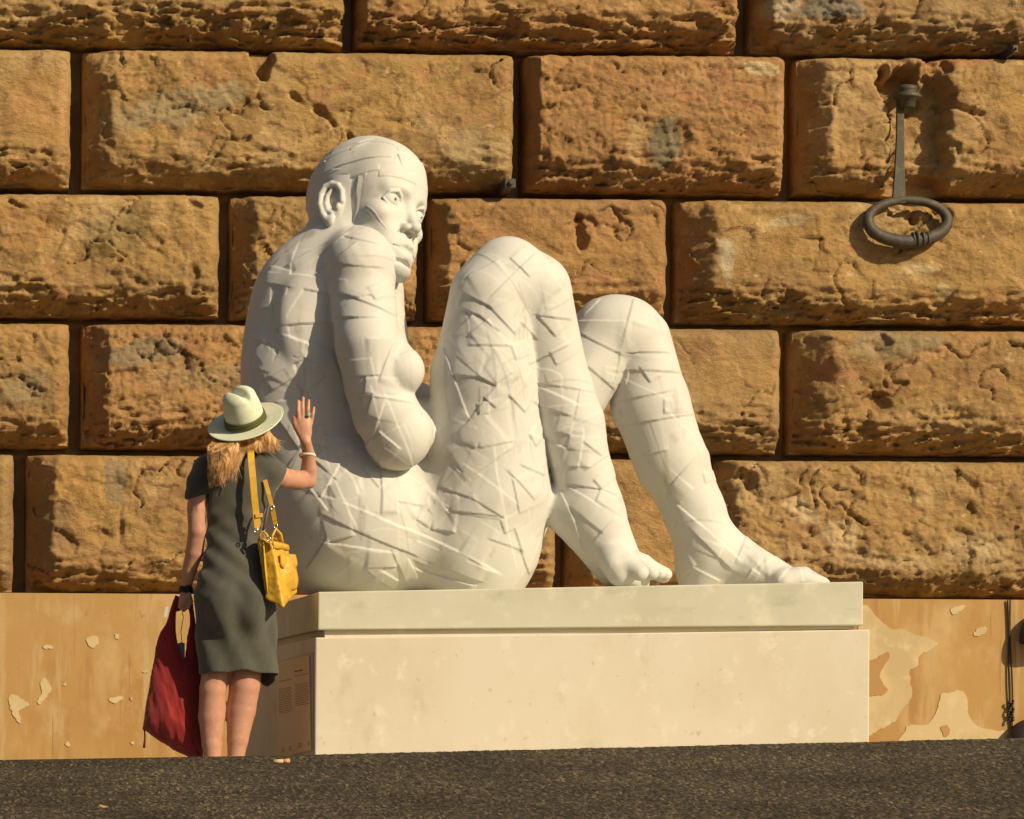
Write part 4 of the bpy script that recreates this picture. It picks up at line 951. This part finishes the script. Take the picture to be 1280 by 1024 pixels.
# legs
B((277, 770, 0, 20), (270, 835, 0, 17.5), (266, 862, 0, 16.5), (264.2, 896, .012, 16.5), (265, 930, .004, 12.8), (266, 960, 0, 9.8), (267, 982, 0, 8.2), k=.02)
B((311, 770, 0, 21), (308, 835, 0, 19.5), (306, 858, 0, 18.8), (301.5, 888, .012, 18.2), (297, 925, .004, 13.3), (294.5, 950, 0, 10.2), (293, 980, 0, 8.2), k=.02)

for fx_ in (266, 293):
    B((fx_, 990, -.03, 8), (fx_+2, 997, .06, 8), (fx_+4, 1000, .13, 6.5), k=.012)
V, Q = Fp.mesh(); V = smooth_mesh(V, Q, 3, .45)
to_local(link('body', mesh_from('body', V, Q), M_skin), person)
print('woman body', len(Q), time.time()-T0)

# dress
Fd = Field(W_(225, 875)-[0, .28, 0], W_(375, 552)+[0, .26, 0], .0046)
def D(*a, k=.02, op='+'): Fd.chain([W_(x, y, YW+dy) for x, y, dy, r in a], [r*mW for *_, r in a], k, op)
def dcone(p1, p2, k=.03, sq=.62, op='+'):
    (x1, y1, r1), (x2, y2, r2) = p1, p2; Fd.cone(W_(x1, y1, YW), W_(x2, y2, YW), r1*mW, r2*mW, k, op, ((0, 1, 0), sq))
dcone((285, 600, 37), (297, 612, 40), 0, .55); dcone((293, 605, 42), (294, 668, 33.5), .02)
dcone((294, 668, 33.5), (294, 745, 50), .02, .64); dcone((294, 745, 50), (296, 800, 49), .02, .62); dcone((296, 800, 49), (300, 880, 54), .02, .62)
Fd.ell(W_(280, 762, YW-.06), (24*mW, 26*mW, 34*mW), .04); Fd.ell(W_(312, 760, YW-.06), (24*mW, 26*mW, 34*mW), .04)
D((258, 588, 0, 17), (250, 603, 0, 16), (246.5, 621, 0, 15.2), k=.02)
D((322, 586, 0, 19), (338, 592, .01, 18), (350, 597, .045, 16.8), k=.02); D((296, 572, 0, 16), (330, 580, 0, 14), k=.03); D((296, 572, 0, 16), (258, 584, 0, 14), k=.03)
D((336, 605, .0, 12), (336, 628, -.01, 5), k=.02)   # loose cloth under the sleeve
ax = Fd.ax; X_, Y_, Z_ = [ax[i].reshape([-1 if j == i else 1 for j in range(3)]) for i in range(3)]
PX = PPX+FPX*((X_-CAM[0])-YAW*0)/(YW+DIST)  # rough column numbers for cloth folds
zz = lambda py: W_(300, py)[2]
# wrinkles: diagonal drags at the waist, soft vertical folds in the skirt
u = (X_-W_(294, 700)[0])
fold = .0045*np.sin((u*.75+(Z_-zz(690))*1.0)*62+6*u)*np.exp(-((Z_-zz(690))/.16)**2) + .0035*np.sin((u*-.5+(Z_-zz(640)))*85+2)*np.exp(-((Z_-zz(645))/.10)**2)
fold = fold + .0050*np.sin((u+.22*(Z_-zz(800)))*52+1.5*np.sin((Z_-zz(800))*9))*sstep(zz(740), zz(815), Z_)
Fd.F = (Fd.F+fold+0*Y_).astype(np.float32)
# hem, hollow underneath
hem = zz(841)+.006*np.sin(u*22+1)+.004*np.sin(u*51)
hem = hem - .055*np.exp(-((u-(W_(337, 800)[0]-W_(294, 800)[0]))/.035)**2)*(Y_ > YW)
Fd.F = np.maximum(Fd.F, (hem-Z_+0*Y_).astype(np.float32))
inner = Fd.F*0+9
G = Field(Fd.lo, Fd.lo+Fd.h*(Fd.n-1), Fd.h); G.F = G.F[:Fd.F.shape[0], :Fd.F.shape[1], :Fd.F.shape[2]]
G.cone(W_(295, 745), W_(300, 900), 42*mW, 46*mW, 0, '+', ((0, 1, 0), .56))
Fd.F = np.maximum(Fd.F, -np.maximum(G.F, (Z_-zz(790)+0*Y_+0*X_)).astype(np.float32)) if G.F.shape == Fd.F.shape else Fd.F
# sleeve openings
A, Bp = W_(352, 598, YW+.02), W_(358, 600, YW+.025); nv = W_(358, 600)-W_(340, 592); nv /= np.linalg.norm(nv)
cut = (X_-W_(353.5, 598)[0])*nv[0]+(Z_-W_(353.5, 598)[2])*nv[2]+0*Y_
Fd.F = np.where((X_ > W_(338, 600)[0]) & (Z_ > zz(640)), np.maximum(Fd.F, cut), Fd.F).astype(np.float32)
cut = (zz(622)-Z_)+ (X_-W_(246, 600)[0])*.25+0*Y_
Fd.F = np.where((X_ < W_(259.5, 600)[0]) & (Z_ < zz(605)) & (Z_ > zz(662)), np.maximum(Fd.F, cut), Fd.F).astype(np.float32)
V, Q = Fd.mesh(); V = smooth_mesh(V, Q, 2, .45)
Nn = normals(V, Q)
V = V+Nn*(fbm(V[:, 0]+V[:, 2]*.5, V[:, 1], V[:, 2]*.35, 8, 2)*.005+fbm(V[:, 0]-V[:, 2]*.5, V[:, 1], V[:, 2]*.25, 20, 2)*.0022)[:, None]
to_local(link('dress', mesh_from('dress', V, Q), M_dress), person)

hc = W_(307.5, 528, YW+.0)
tilt = math.radians(28); roll = math.radians(19)
axv = Vector((-math.sin(roll), -math.sin(tilt)*.98, math.cos(tilt))).normalized()
ux = Vector((1, 0, 0)); ux = (ux-axv*ux.dot(axv)).normalized(); uy = axv.cross(ux)
# hair: a soft mass and locks over it
Fa = Field(W_(245, 625)-[0, .3, 0], W_(368, 505)+[0, .3, 0], .004)
def Hh(*a, k=.012): Fa.chain([W_(x, y, YW+dy) for x, y, dy, r in a], [r*mW for *_, r in a], k)
Fa.ell(W_(307, 527, YW-.005), (31*mW, 32*mW, 26*mW)); Fa.ell(W_(304, 545, YW-.02), (34*mW, 28*mW, 16*mW), .02)
Hh((290, 545, -.07, 17), (284, 565, -.10, 14), (279, 582, -.12, 12), (275, 597, -.125, 8)); Hh((276, 548, -.06, 13), (270, 560, -.09, 11), (268, 585, -.115, 8), (271, 603, -.12, 5))
Hh((325, 545, -.04, 14), (338, 553, -.05, 9), (341, 559, -.055, 3)); Hh((312, 548, -.06, 12), (322, 560, -.07, 7))
_x, _y, _z = [Fa.ax[i].reshape([-1 if j == i else 1 for j in range(3)]) for i in range(3)]
Fa.F = np.maximum(Fa.F, ((_x-hc[0])*axv[0]+(_y-hc[1])*axv[1]+(_z-hc[2])*axv[2]+.008).astype(np.float32))
V, Q = Fa.mesh(); V = smooth_mesh(V, Q, 2); Nn = normals(V, Q)
a_ = V[:, 0]*190+fbm(V[:, 0], V[:, 1], V[:, 2], 9, 2)*9+V[:, 2]*22
V = V+Nn*(.0026*np.sin(a_)+.0015*np.sin(a_*2.3+1))[:, None]
hair = link('hair', mesh_from('hair', V, Q), M_hair); to_local(hair, person)
rl = random.Random(12); locks = MB()
def lock(x0, y0, x1, y1, d0, d1, amp, r, sp, ph0=None):
    pts = []; n = 14; ph = rl.uniform(0, 6.3) if ph0 is None else ph0
    for i in range(n):
        t = i/(n-1); wv = amp*math.sin(ph+t*sp)*(.3+t)
        pts.append(W_(x0+(x1-x0)*t+wv, y0+(y1-y0)*t+.35*amp*math.cos(ph+t*sp), YW+d0+(d1-d0)*t))
        e_ = (pts[-1]-hc)@np.array(axv)+.007
        if e_ > 0: pts[-1] = pts[-1]-np.array(axv)*e_
    locks.tube(pts, [r*mW*(1-.75*(i/(n-1))**2.2) for i in range(n)], 5, flat=(1, .55))
for q in range(620):
    x0 = rl.uniform(268, 308); t = (x0-270)/36
    y1 = (596+11*math.sin(x0*.35+1.5)-.25*max(0, x0-285)*1.6+rl.uniform(-7, 5)) if rl.random() < .75 else rl.uniform(560, 590)
    x1 = 262+30*t*rl.uniform(.75, 1.15)+rl.uniform(-3, 3)-(609-y1)*.02
    lock(x0, rl.uniform(545, 550), x1, y1, -.085-.03*math.sin(t*3.1), -.135-.03*math.sin(t*3.1)*rl.uniform(.5, 1.2), (1.6+1.8*(.5+.5*math.sin(x0*.9))), rl.uniform(.28, .62), rl.uniform(8.5, 10), ph0=x0*.30+rl.uniform(-.35, .35))
for q in range(260):
    x0 = rl.uniform(298, 336); t = (x0-300)/34; lock(x0, rl.uniform(543, 549), x0+3+17*t*rl.uniform(.4, 1)+rl.uniform(-2, 3), rl.uniform(553, 568), -.09+.02*t, -.115+.05*t, rl.uniform(.5, 1.6), rl.uniform(.28, .6), rl.uniform(3, 5))
for q in range(40):
    lock(rl.uniform(264, 274), rl.uniform(543, 549), rl.uniform(258, 268), rl.uniform(552, 575), -.05, -.08, rl.uniform(.5, 2), rl.uniform(.4, .9), 5)
lo_ = locks.build('locks', M_hair, None, smooth=True); lo_['kind'] = 'stuff'; to_local(lo_, person)

# hat: crown with a pinched crease, band, brim; tipped back
M_hat = mat('pale_green_straw', (.68, .71, .53), .8, spec=.15, bump=[(420, .45, .0012)], var=[(6, (.61, .65, .48), .45, .65, (1, 1, 1)), (60, (.74, .75, .58), .52, .66, (1, 1, 1))])
M_band = mat('olive_band', (.095, .10, .028), .6, bump=[(300, .3, .001)])
def hat_pt(r, a, h): return Vector(hc)+ux*(r*math.cos(a))+uy*(r*math.sin(a))+axv*h
def hat_surf(name, rings, n, mt, parent, closed_top=False, solid=0):
    V = []; F = []
    for ri, fn in enumerate(rings):
        for k in range(n): V.append(fn(2*math.pi*k/n))
    for ri in range(len(rings)-1):
        for k in range(n): a, b = ri*n+k, ri*n+(k+1) % n; F.append((a, b, b+n, a+n))
    m = MB().add(V, F); o = m.build(name, mt, None, smooth=True); to_local(o, parent)
    if solid: md = o.modifiers.new('solid', 'SOLIDIFY'); md.thickness = solid; md.offset = 0
    return o
R0, RB = .088, .161     # crown and brim radius
brimz = lambda r, a: .004*((r-R0)/(RB-R0))**2+.005*((r-R0)/(RB-R0))*math.cos(2*a)
NB = 72
hat = hat_surf('hat', [lambda a, t=t: hat_pt((R0*.98+(RB-R0*.98)*t)*(1+.05*math.sin(a)**2), a, brimz(R0+(RB-R0)*t, a)) for t in np.linspace(0, 1, 12)], NB, M_hat, person, solid=.004)
rim = MB(); rim.tube([hat_pt(RB*(1+.05*math.sin(2*math.pi*k/NB)**2), 2*math.pi*k/NB, brimz(RB, 2*math.pi*k/NB)) for k in range(NB+1)], .0028, 6, cap=False); o = rim.build('brim_edge', M_hat, hat, smooth=True)
HC = .152
def crown_pt(t, a):     # t 0 base .. 1 top centre
    if t < .62: r = R0*(1-.04*t/.62-.10*(t/.62)**3); h = HC*.72*(t/.62)
    else:
        q = (t-.62)/.38; r = R0*.86*math.cos(q*math.pi/2)**.62; h = HC*(.72+.28*math.sin(q*math.pi/2))
    x, y = r*math.cos(a)*.95, r*math.sin(a)*1.12
    ca, sa = math.cos(math.radians(-52)), math.sin(math.radians(-52))
    cx_ = x*1.0+y*0.0
    # central crease running front to back and drooping towards the front pinch
    d = abs(x*math.cos(.50)+y*math.sin(.50)); along = -x*math.sin(.50)+y*math.cos(.50)
    dent = .026*math.exp(-(d/.017)**2)*max(0, min(1, (h-HC*.52)/(HC*.42)))
    h2 = h-dent*(.8+.3*math.cos(along*18))
    return Vector(hc)+ux*x+uy*y+axv*h2
hat_surf('crown', [lambda a, t=t: crown_pt(t, a) for t in np.concatenate([np.linspace(0, .6, 12), np.linspace(.63, .999, 22)])], 96, M_hat, hat).parent = hat
bpy.data.objects['crown'].matrix_parent_inverse = Matrix.Identity(4)
for nm, (h0, h1, ex) in (('band', (.006, .036, .003)), ('band_fold', (.013, .017, .0052)), ('band_fold', (.024, .028, .0052))):
    def bp_(hh, a, ex=ex):
        t = hh/(HC*.72)*.62; r = R0*(1-.04*t/.62-.10*(t/.62)**3)+ex; return Vector(hc)+ux*(r*math.cos(a)*.95)+uy*(r*math.sin(a)*1.12)+axv*hh
    o = hat_surf(nm, [lambda a, z=z: bp_(z, a) for z in np.linspace(h0, h1, 5)], 72, M_band, hat, solid=.003); o.parent = hat; o.matrix_parent_inverse = Matrix.Identity(4)
# jewellery and watch
M_turq = mat('turquoise', (.10, .50, .42), .3, spec=.6); M_gold = mat('gold', (.70, .45, .18), .3, metal=1.0); M_pearl = mat('pale_bangle', (.78, .66, .50), .35, spec=.5); M_black = mat('black_rubber', (.016, .014, .013), .5)
rg = MB(); c = Vector(W_(384.6, 519.5, YW+YH)); rg.tube([c+Vector((math.cos(a)*3.6*mW, math.sin(a)*3.4*mW, 0)) for a in np.linspace(0, 2*math.pi, 17)], .9*mW, 6, cap=False); ro = rg.build('finger_ring', M_gold, None, smooth=True); to_local(ro, person)
sf = MB(); lathe(sf, c+Vector((.4*mW, -3.4*mW, 0)), [(2.4*mW, 0), (2.7*mW, .8*mW), (2.1*mW, 1.8*mW), (1.0*mW, 2.3*mW)], Vector((0, -1, 0)), 14); o = sf.build('ring_stone', M_turq, ro, smooth=True); o.matrix_parent_inverse = Matrix.Identity(4)
br = MB(); c = Vector(W_(384.3, 570, YW+.165+(YH-.165)*.62)); br.tube([c+Vector((math.cos(a)*9.2*mW, math.sin(a)*9.0*mW, (-.6*math.cos(a)+2.6*math.sin(a)*-1)*mW*.8)) for a in np.linspace(0, 2*math.pi, 33)], 1.9*mW, 8, cap=False); to_local(br.build('bracelet', M_pearl, None, smooth=True), person)
wt = MB(); c = Vector(W_(232.5, 737, YW+.09)); wt.tube([c+Vector((math.cos(a)*7.8*mW, math.sin(a)*7.6*mW, math.cos(a)*-1.2*mW)) for a in np.linspace(0, 2*math.pi, 25)], 3.1*mW, 8, cap=False, flat=(1.3, .5)); wo_ = wt.build('wristwatch', M_black, None, smooth=True); to_local(wo_, person)
wf = MB(); lathe(wf, c+Vector((2*mW, -7.6*mW, 0)), [(5.2*mW, 0), (5.5*mW, 1.2*mW), (4.4*mW, 2.0*mW)], Vector((.2, -1, 0)), 16); o = wf.build('watch_case', M_black, wo_, smooth=True); o.matrix_parent_inverse = Matrix.Identity(4)
# flat sandals
M_sole = mat('tan_leather', (.30, .17, .09), .6)
for fx_ in (266, 293):
    Fs = Field(W_(fx_-14, 1012)-[0, .12, 0], W_(fx_+20, 975)+[0, .2, 0], .005)
    Fs.chain([W_(fx_, 996, YW-.035), W_(fx_+2, 1001, YW+.06), W_(fx_+4, 1004, YW+.14)], [9*mW, 9.5*mW, 7.5*mW], .01)
    zc = W_(300, 993)[2]; Zs = Fs.ax[2][None, None, :]; g0 = gfoot+.001
    Fs.F = np.maximum(np.maximum(Fs.F, (Zs-zc)+0*Fs.F), (g0-Zs)+0*Fs.F).astype(np.float32)
    V, Q = Fs.mesh(); to_local(link('shoe', mesh_from('shoe', smooth_mesh(V, Q, 1), Q), M_sole), person)

# ------------------------------------------------------------ yellow shoulder bag
M_yel = mat('yellow_leather', (.62, .36, .030), .42, spec=.45, bump=[(120, .2, .0015), (14, .3, .006)], var=[(10, (.52, .28, .022), .45, .66, (1, 1, 1)), (40, (.68, .42, .05), .56, .7, (1, 1, 1))])
M_met = mat('steel', (.7, .68, .62), .25, metal=1.0)
YB = YW-.02
bag = thing('shoulder_bag', 'yellow leather shoulder bag with a front pocket hanging at the woman\'s hip', 'handbag', tuple(W_(338, 752, YB)))
def G3(px, py, dy): return np.array(P(px, py, YB+dy))
# narrow gusset faces the camera's left, the pocket side faces right: corners in photo pixels with their own depth
FBg = Field(G3(305, 770, -.2), G3(388, 650, .32), .0042)
bA = np.array([[321, 672, -.10], [340, 679, -.13], [359, 683, .06], [339, 680, .09], [333, 747, -.10], [340, 753, -.13], [372, 741, .07], [352, 745, .10]])
pA = [G3(*r) for r in bA]
def planes(X, Y, Z, pts, faces, cen):
    d = None
    for f in faces:
        a, b, c = [pts[i] for i in f[:3]]; n = np.cross(b-a, c-a); n /= np.linalg.norm(n); n = -n if n@(cen-a) > 0 else n
        q = (X-a[0])*n[0]+(Y-a[1])*n[1]+(Z-a[2])*n[2]; d = q if d is None else np.maximum(d, q)+0*d
    return d
cen = np.mean(pA, 0); X_, Y_, Z_ = [FBg.ax[i].reshape([-1 if j == i else 1 for j in range(3)]) for i in range(3)]
FBg.F = planes(X_, Y_, Z_, pA, [(0, 1, 2), (4, 5, 6), (0, 1, 5), (1, 2, 6), (2, 3, 7), (3, 0, 4)], cen).astype(np.float32)-.002
FBg.ell(G3(352, 716, -.04), (17*mW, .045, 26*mW), .02)
for _ in range(3):    # round the corners: blur the field
    for axn in range(3): FBg.F = (np.roll(FBg.F, 1, axn)+np.roll(FBg.F, -1, axn)+FBg.F*2)/4
V, Q = FBg.mesh(); V = smooth_mesh(V, Q, 2); Nn = normals(V, Q); V = V+Nn*(fbm(V[:, 0], V[:, 1], V[:, 2], 16, 3)*.008)[:, None]
bb = link('bag_body', mesh_from('bag_body', V, Q), M_yel); to_local(bb, bag)
def quad_pt(i0, i1, i2, i3, u, v, out=0):
    a, b, c, d = pA[i0], pA[i1], pA[i2], pA[i3]; p = (a*(1-u)+b*u)*(1-v)+(d*(1-u)+c*u)*v; n = np.cross(b-a, d-a); n /= np.linalg.norm(n)
    if n@(cen-a) > 0: n = -n
    return Vector(p+n*out)
def panel(name, quad, u0, u1, v0, v1, out, th, mt, n=8, curve=0, parent=None):
    V = []; F = []
    for j in range(n+1):
        for i in range(n+1):
            u, v = u0+(u1-u0)*i/n, v0+(v1-v0)*j/n
            if curve: 
                vv = j/n; w = 1-curve*max(0, vv-.55)**2*4; u = (u0+u1)/2+(u-(u0+u1)/2)*w
            V.append(quad_pt(*quad, u, v, out+.012*math.sin(math.pi*i/n)*math.sin(math.pi*j/n)))
    for j in range(n):
        for i in range(n): a = j*(n+1)+i; F.append((a, a+1, a+n+2, a+n+1))
    m = MB().add(V, F); o = m.build(name, mt, None, smooth=True); to_local(o, parent or bag); md = o.modifiers.new('solid', 'SOLIDIFY'); md.thickness = th; md.offset = 0; return o
FR = (1, 2, 6, 5)
panel('pocket', FR, .10, 1.02, .34, .90, .012, .010, M_yel, 10, .5)
panel('pocket_flap', FR, .16, 1.04, .18, .50, .024, .006, M_yel, 10, .9)
panel('rim_band', FR, .0, 1.0, -.03, .09, .006, .006, M_yel, 6)
panel('side_seam', (0, 1, 5, 4), .42, .50, .0, 1.0, .004, .004, M_yel, 6)
# handles, straps and rings
def bagtube(name, pts, r, mt, flat=None, n=8):
    m = MB(); m.tube([Vector(G3(*p)) for p in pts], r*mW, n, flat=flat); o = m.build(name, mt, None, smooth=True); to_local(o, bag); return o
bagtube('handle', [(325, 676, -.12), (325, 668, -.13), (329, 664, -.13), (333, 668, -.13), (337, 676, -.135), (339, 686, -.14)], 1.7, M_yel)
bagtube('handle', [(340, 684, .0), (340, 670, .0), (345, 661, .005), (351, 668, .02), (354, 682, .03)], 1.8, M_yel)
bagtube('handle_wrap', [(338, 676, .04), (343, 671, .04), (349, 676, .04), (347, 681, .04)], 3.0, M_yel)
def ribbon(name, pts, w, th, mt, parent):     # strap: (px,py,dy) centre line with its width seen frontal
    V = []; F = []; n = len(pts)
    for i, p in enumerate(pts):
        a, b = pts[max(i-1, 0)], pts[min(i+1, n-1)]; d = np.array([b[0]-a[0], b[1]-a[1]], float); d /= np.linalg.norm(d)+1e-9; nx, ny = -d[1], d[0]
        ww = w if not hasattr(w, '__len__') else w[i]
        p0, p1 = G3(p[0]+nx*ww/2, p[1]+ny*ww/2, p[2]), G3(p[0]-nx*ww/2, p[1]-ny*ww/2, p[2]); V += [p0, p1, p1+[0, th, 0], p0+[0, th, 0]]
    for i in range(n-1):
        for k in range(4): a, b = i*4+k, i*4+(k+1) % 4; F.append((a, b, b+4, a+4))
    F += [(3, 2, 1, 0), tuple(len(V)-4+q for q in range(4))]
    m = MB().add(V, F); o = m.build(name, mt, None, bevel=.0012); to_local(o, parent); return o
sd_ = -(YB-YW)
ribbon('strap', [(313.5, 560, -.05), (313.5, 566, -.085), (314, 576, -.105), (316, 596, -.118), (317.5, 616, -.118), (320, 640, -.115), (322.5, 662, -.115)], 8.4, .004, M_yel, bag)
ribbon('strap_keeper', [(323.6, 642, -.121), (324.2, 647, -.121)], 9.6, .010, M_yel, bag)
ribbon('strap', [(331, 600, -.05), (336, 618, -.055), (340, 634, -.04), (344.5, 656, .0)], 5.5, .004, M_yel, bag)
ribbon('strap_end', [(340.6, 637, -.042), (343.4, 651, -.012)], 5.9, .006, M_yel, bag)
for (rx_, ry_, rd) in ((320, 663, -.125), (328.5, 663, -.125), (344.5, 657.5, .005), (340.5, 634.5, -.045), (336, 674, -.14)):
    m = MB(); c = Vector(G3(rx_, ry_, rd)); m.tube([c+Vector((math.cos(a)*2.4*mW, 0, math.sin(a)*2.4*mW)) for a in np.linspace(0, 2*math.pi, 13)], .7*mW, 6, cap=False); to_local(m.build('buckle_ring', M_met, None, smooth=True), bag)
m = MB(); m.tube([Vector(G3(*p)) for p in ((329, 664, -.13), (333, 645, -.125), (336, 630, -.11))], 1.6*mW, 6); o = m.build('hanging_tab', mat('slate_strap', (.10, .10, .11), .6), None, smooth=True); to_local(o, bag)

# ------------------------------------------------------------ red cloth carrier
M_red = mat('red_cloth', (.24, .009, .008), .75, sheen=.4, bump=[(380, .4, .001), (9, .4, .01, (1, 1, .4))], var=[(8, (.20, .006, .006), .45, .66, (1, 1, .5))])
YRg = YW+.12
rbag = thing('carrier_bag', 'dark red cloth carrier bag hanging from the woman\'s lowered hand', 'tote bag', tuple(P(215, 946, YRg)))
out_ = [(219, 743), (229, 748), (238, 745), (241, 752), (244, 775), (248, 800), (252, 830), (254, 862), (254, 905), (253, 950), (245, 950), (234, 945), (216, 937), (200, 926), (184, 915), (178, 911), (181, 890), (187, 855), (192, 825), (197, 797), (207, 780), (213, 760)]
hole = [(220, 765), (228, 763), (236, 762), (237, 780), (234, 800), (231, 822), (228, 824), (223, 808), (220, 792)]
def wpoly(pp, Y): return np.array([[P(a, b, Y)[0], P(a, b, Y)[2]] for a, b in pp])
def sd_poly(X, Z, poly):
    d = np.full(X.shape, 9.0); ins = np.zeros(X.shape, bool); n = len(poly)
    for i in range(n):
        a, b = poly[i], poly[(i+1) % n]; e = b-a; wx, wz = X-a[0], Z-a[1]; t = np.clip((wx*e[0]+wz*e[1])/(e@e), 0, 1)
        d = np.minimum(d, np.hypot(wx-e[0]*t, wz-e[1]*t)); c = ((a[1] > Z) != (b[1] > Z)) & (X < (b[0]-a[0])*(Z-a[1])/(b[1]-a[1]+1e-12)+a[0]); ins ^= c
    return np.where(ins, -d, d)
Fr = Field(P(172, 958, YRg)-np.array([0, .14, 0]), P(262, 736, YRg)+np.array([0, .14, 0]), .0042)
Xr, Zr = np.meshgrid(Fr.ax[0], Fr.ax[2], indexing='ij')
sdf = np.maximum(sd_poly(Xr, Zr, wpoly(out_, YRg)), -sd_poly(Xr, Zr, wpoly(hole, YRg)))
wide = sstep(P(0, 800, YRg)[2], P(0, 900, YRg)[2], Zr)
thk = np.where(sdf < 0, np.sqrt(np.clip(-sdf, 0, .1))*(.11+.15*wide)+.002, -sdf*1.2)
fx_r = fbm(Xr*1.0+Zr*.25, Zr*.22, Xr*0, 17, 3)*.018*sstep(0, .03, -sdf)
Fr.F = (np.abs(Fr.ax[1][None, :, None]-YRg-fx_r[:, None, :])-thk[:, None, :]).astype(np.float32)*.7
V, Q = Fr.mesh(); V = smooth_mesh(V, Q, 2); V = V+normals(V, Q)*(fbm(V[:, 0]*1.3+V[:, 2]*.3, V[:, 1], V[:, 2]*.3, 20, 3)*.006)[:, None]
to_local(link('bag_body', mesh_from('bag_body', V, Q), M_red), rbag)
M_wht = mat('white_paper', (.55, .50, .45), .7)
def rq(name, pts, Y, mt, th=.003):
    m = MB(); a = [P(x, y, Y) for x, y in pts]; m.add([tuple(p) for p in a]+[tuple(p+np.array([0, th, 0])) for p in a], [tuple(range(len(a)))[::-1]]+[tuple(range(len(a), 2*len(a)))]+[(i, (i+1) % len(a), (i+1) % len(a)+len(a), i+len(a)) for i in range(len(a))]); o = m.build(name, mt); to_local(o, rbag); return o
rq('label_tag', [(207, 759), (212, 757), (209, 771), (204.5, 772)], YRg-.035, M_wht)
rq('contents', [(221, 805), (226, 803), (231, 804), (231, 826), (226, 826)], YRg+.01, mat('grey_paper', (.22, .20, .20), .7), .01)
m = MB(); m.tube([Vector(P(x, y, YRg)) for x, y in ((179, 910), (181, 915), (181, 925), (180, 935))], [1.2*mW, 1.0*mW, 1.2*mW, 1.7*mW], 7); to_local(m.build('drawcord', mat('dark_cord', (.10, .02, .015), .8), None, smooth=True), rbag)
m = MB(); m.tube([Vector(P(x, y, YRg-.045)) for x, y in ((228, 765), (229, 772), (226, 790), (228, 806))], .5*mW, 5); to_local(m.build('thread', mat('dark_thread', (.08, .05, .03), .8), None, smooth=True), rbag)
print('people', time.time()-T0)
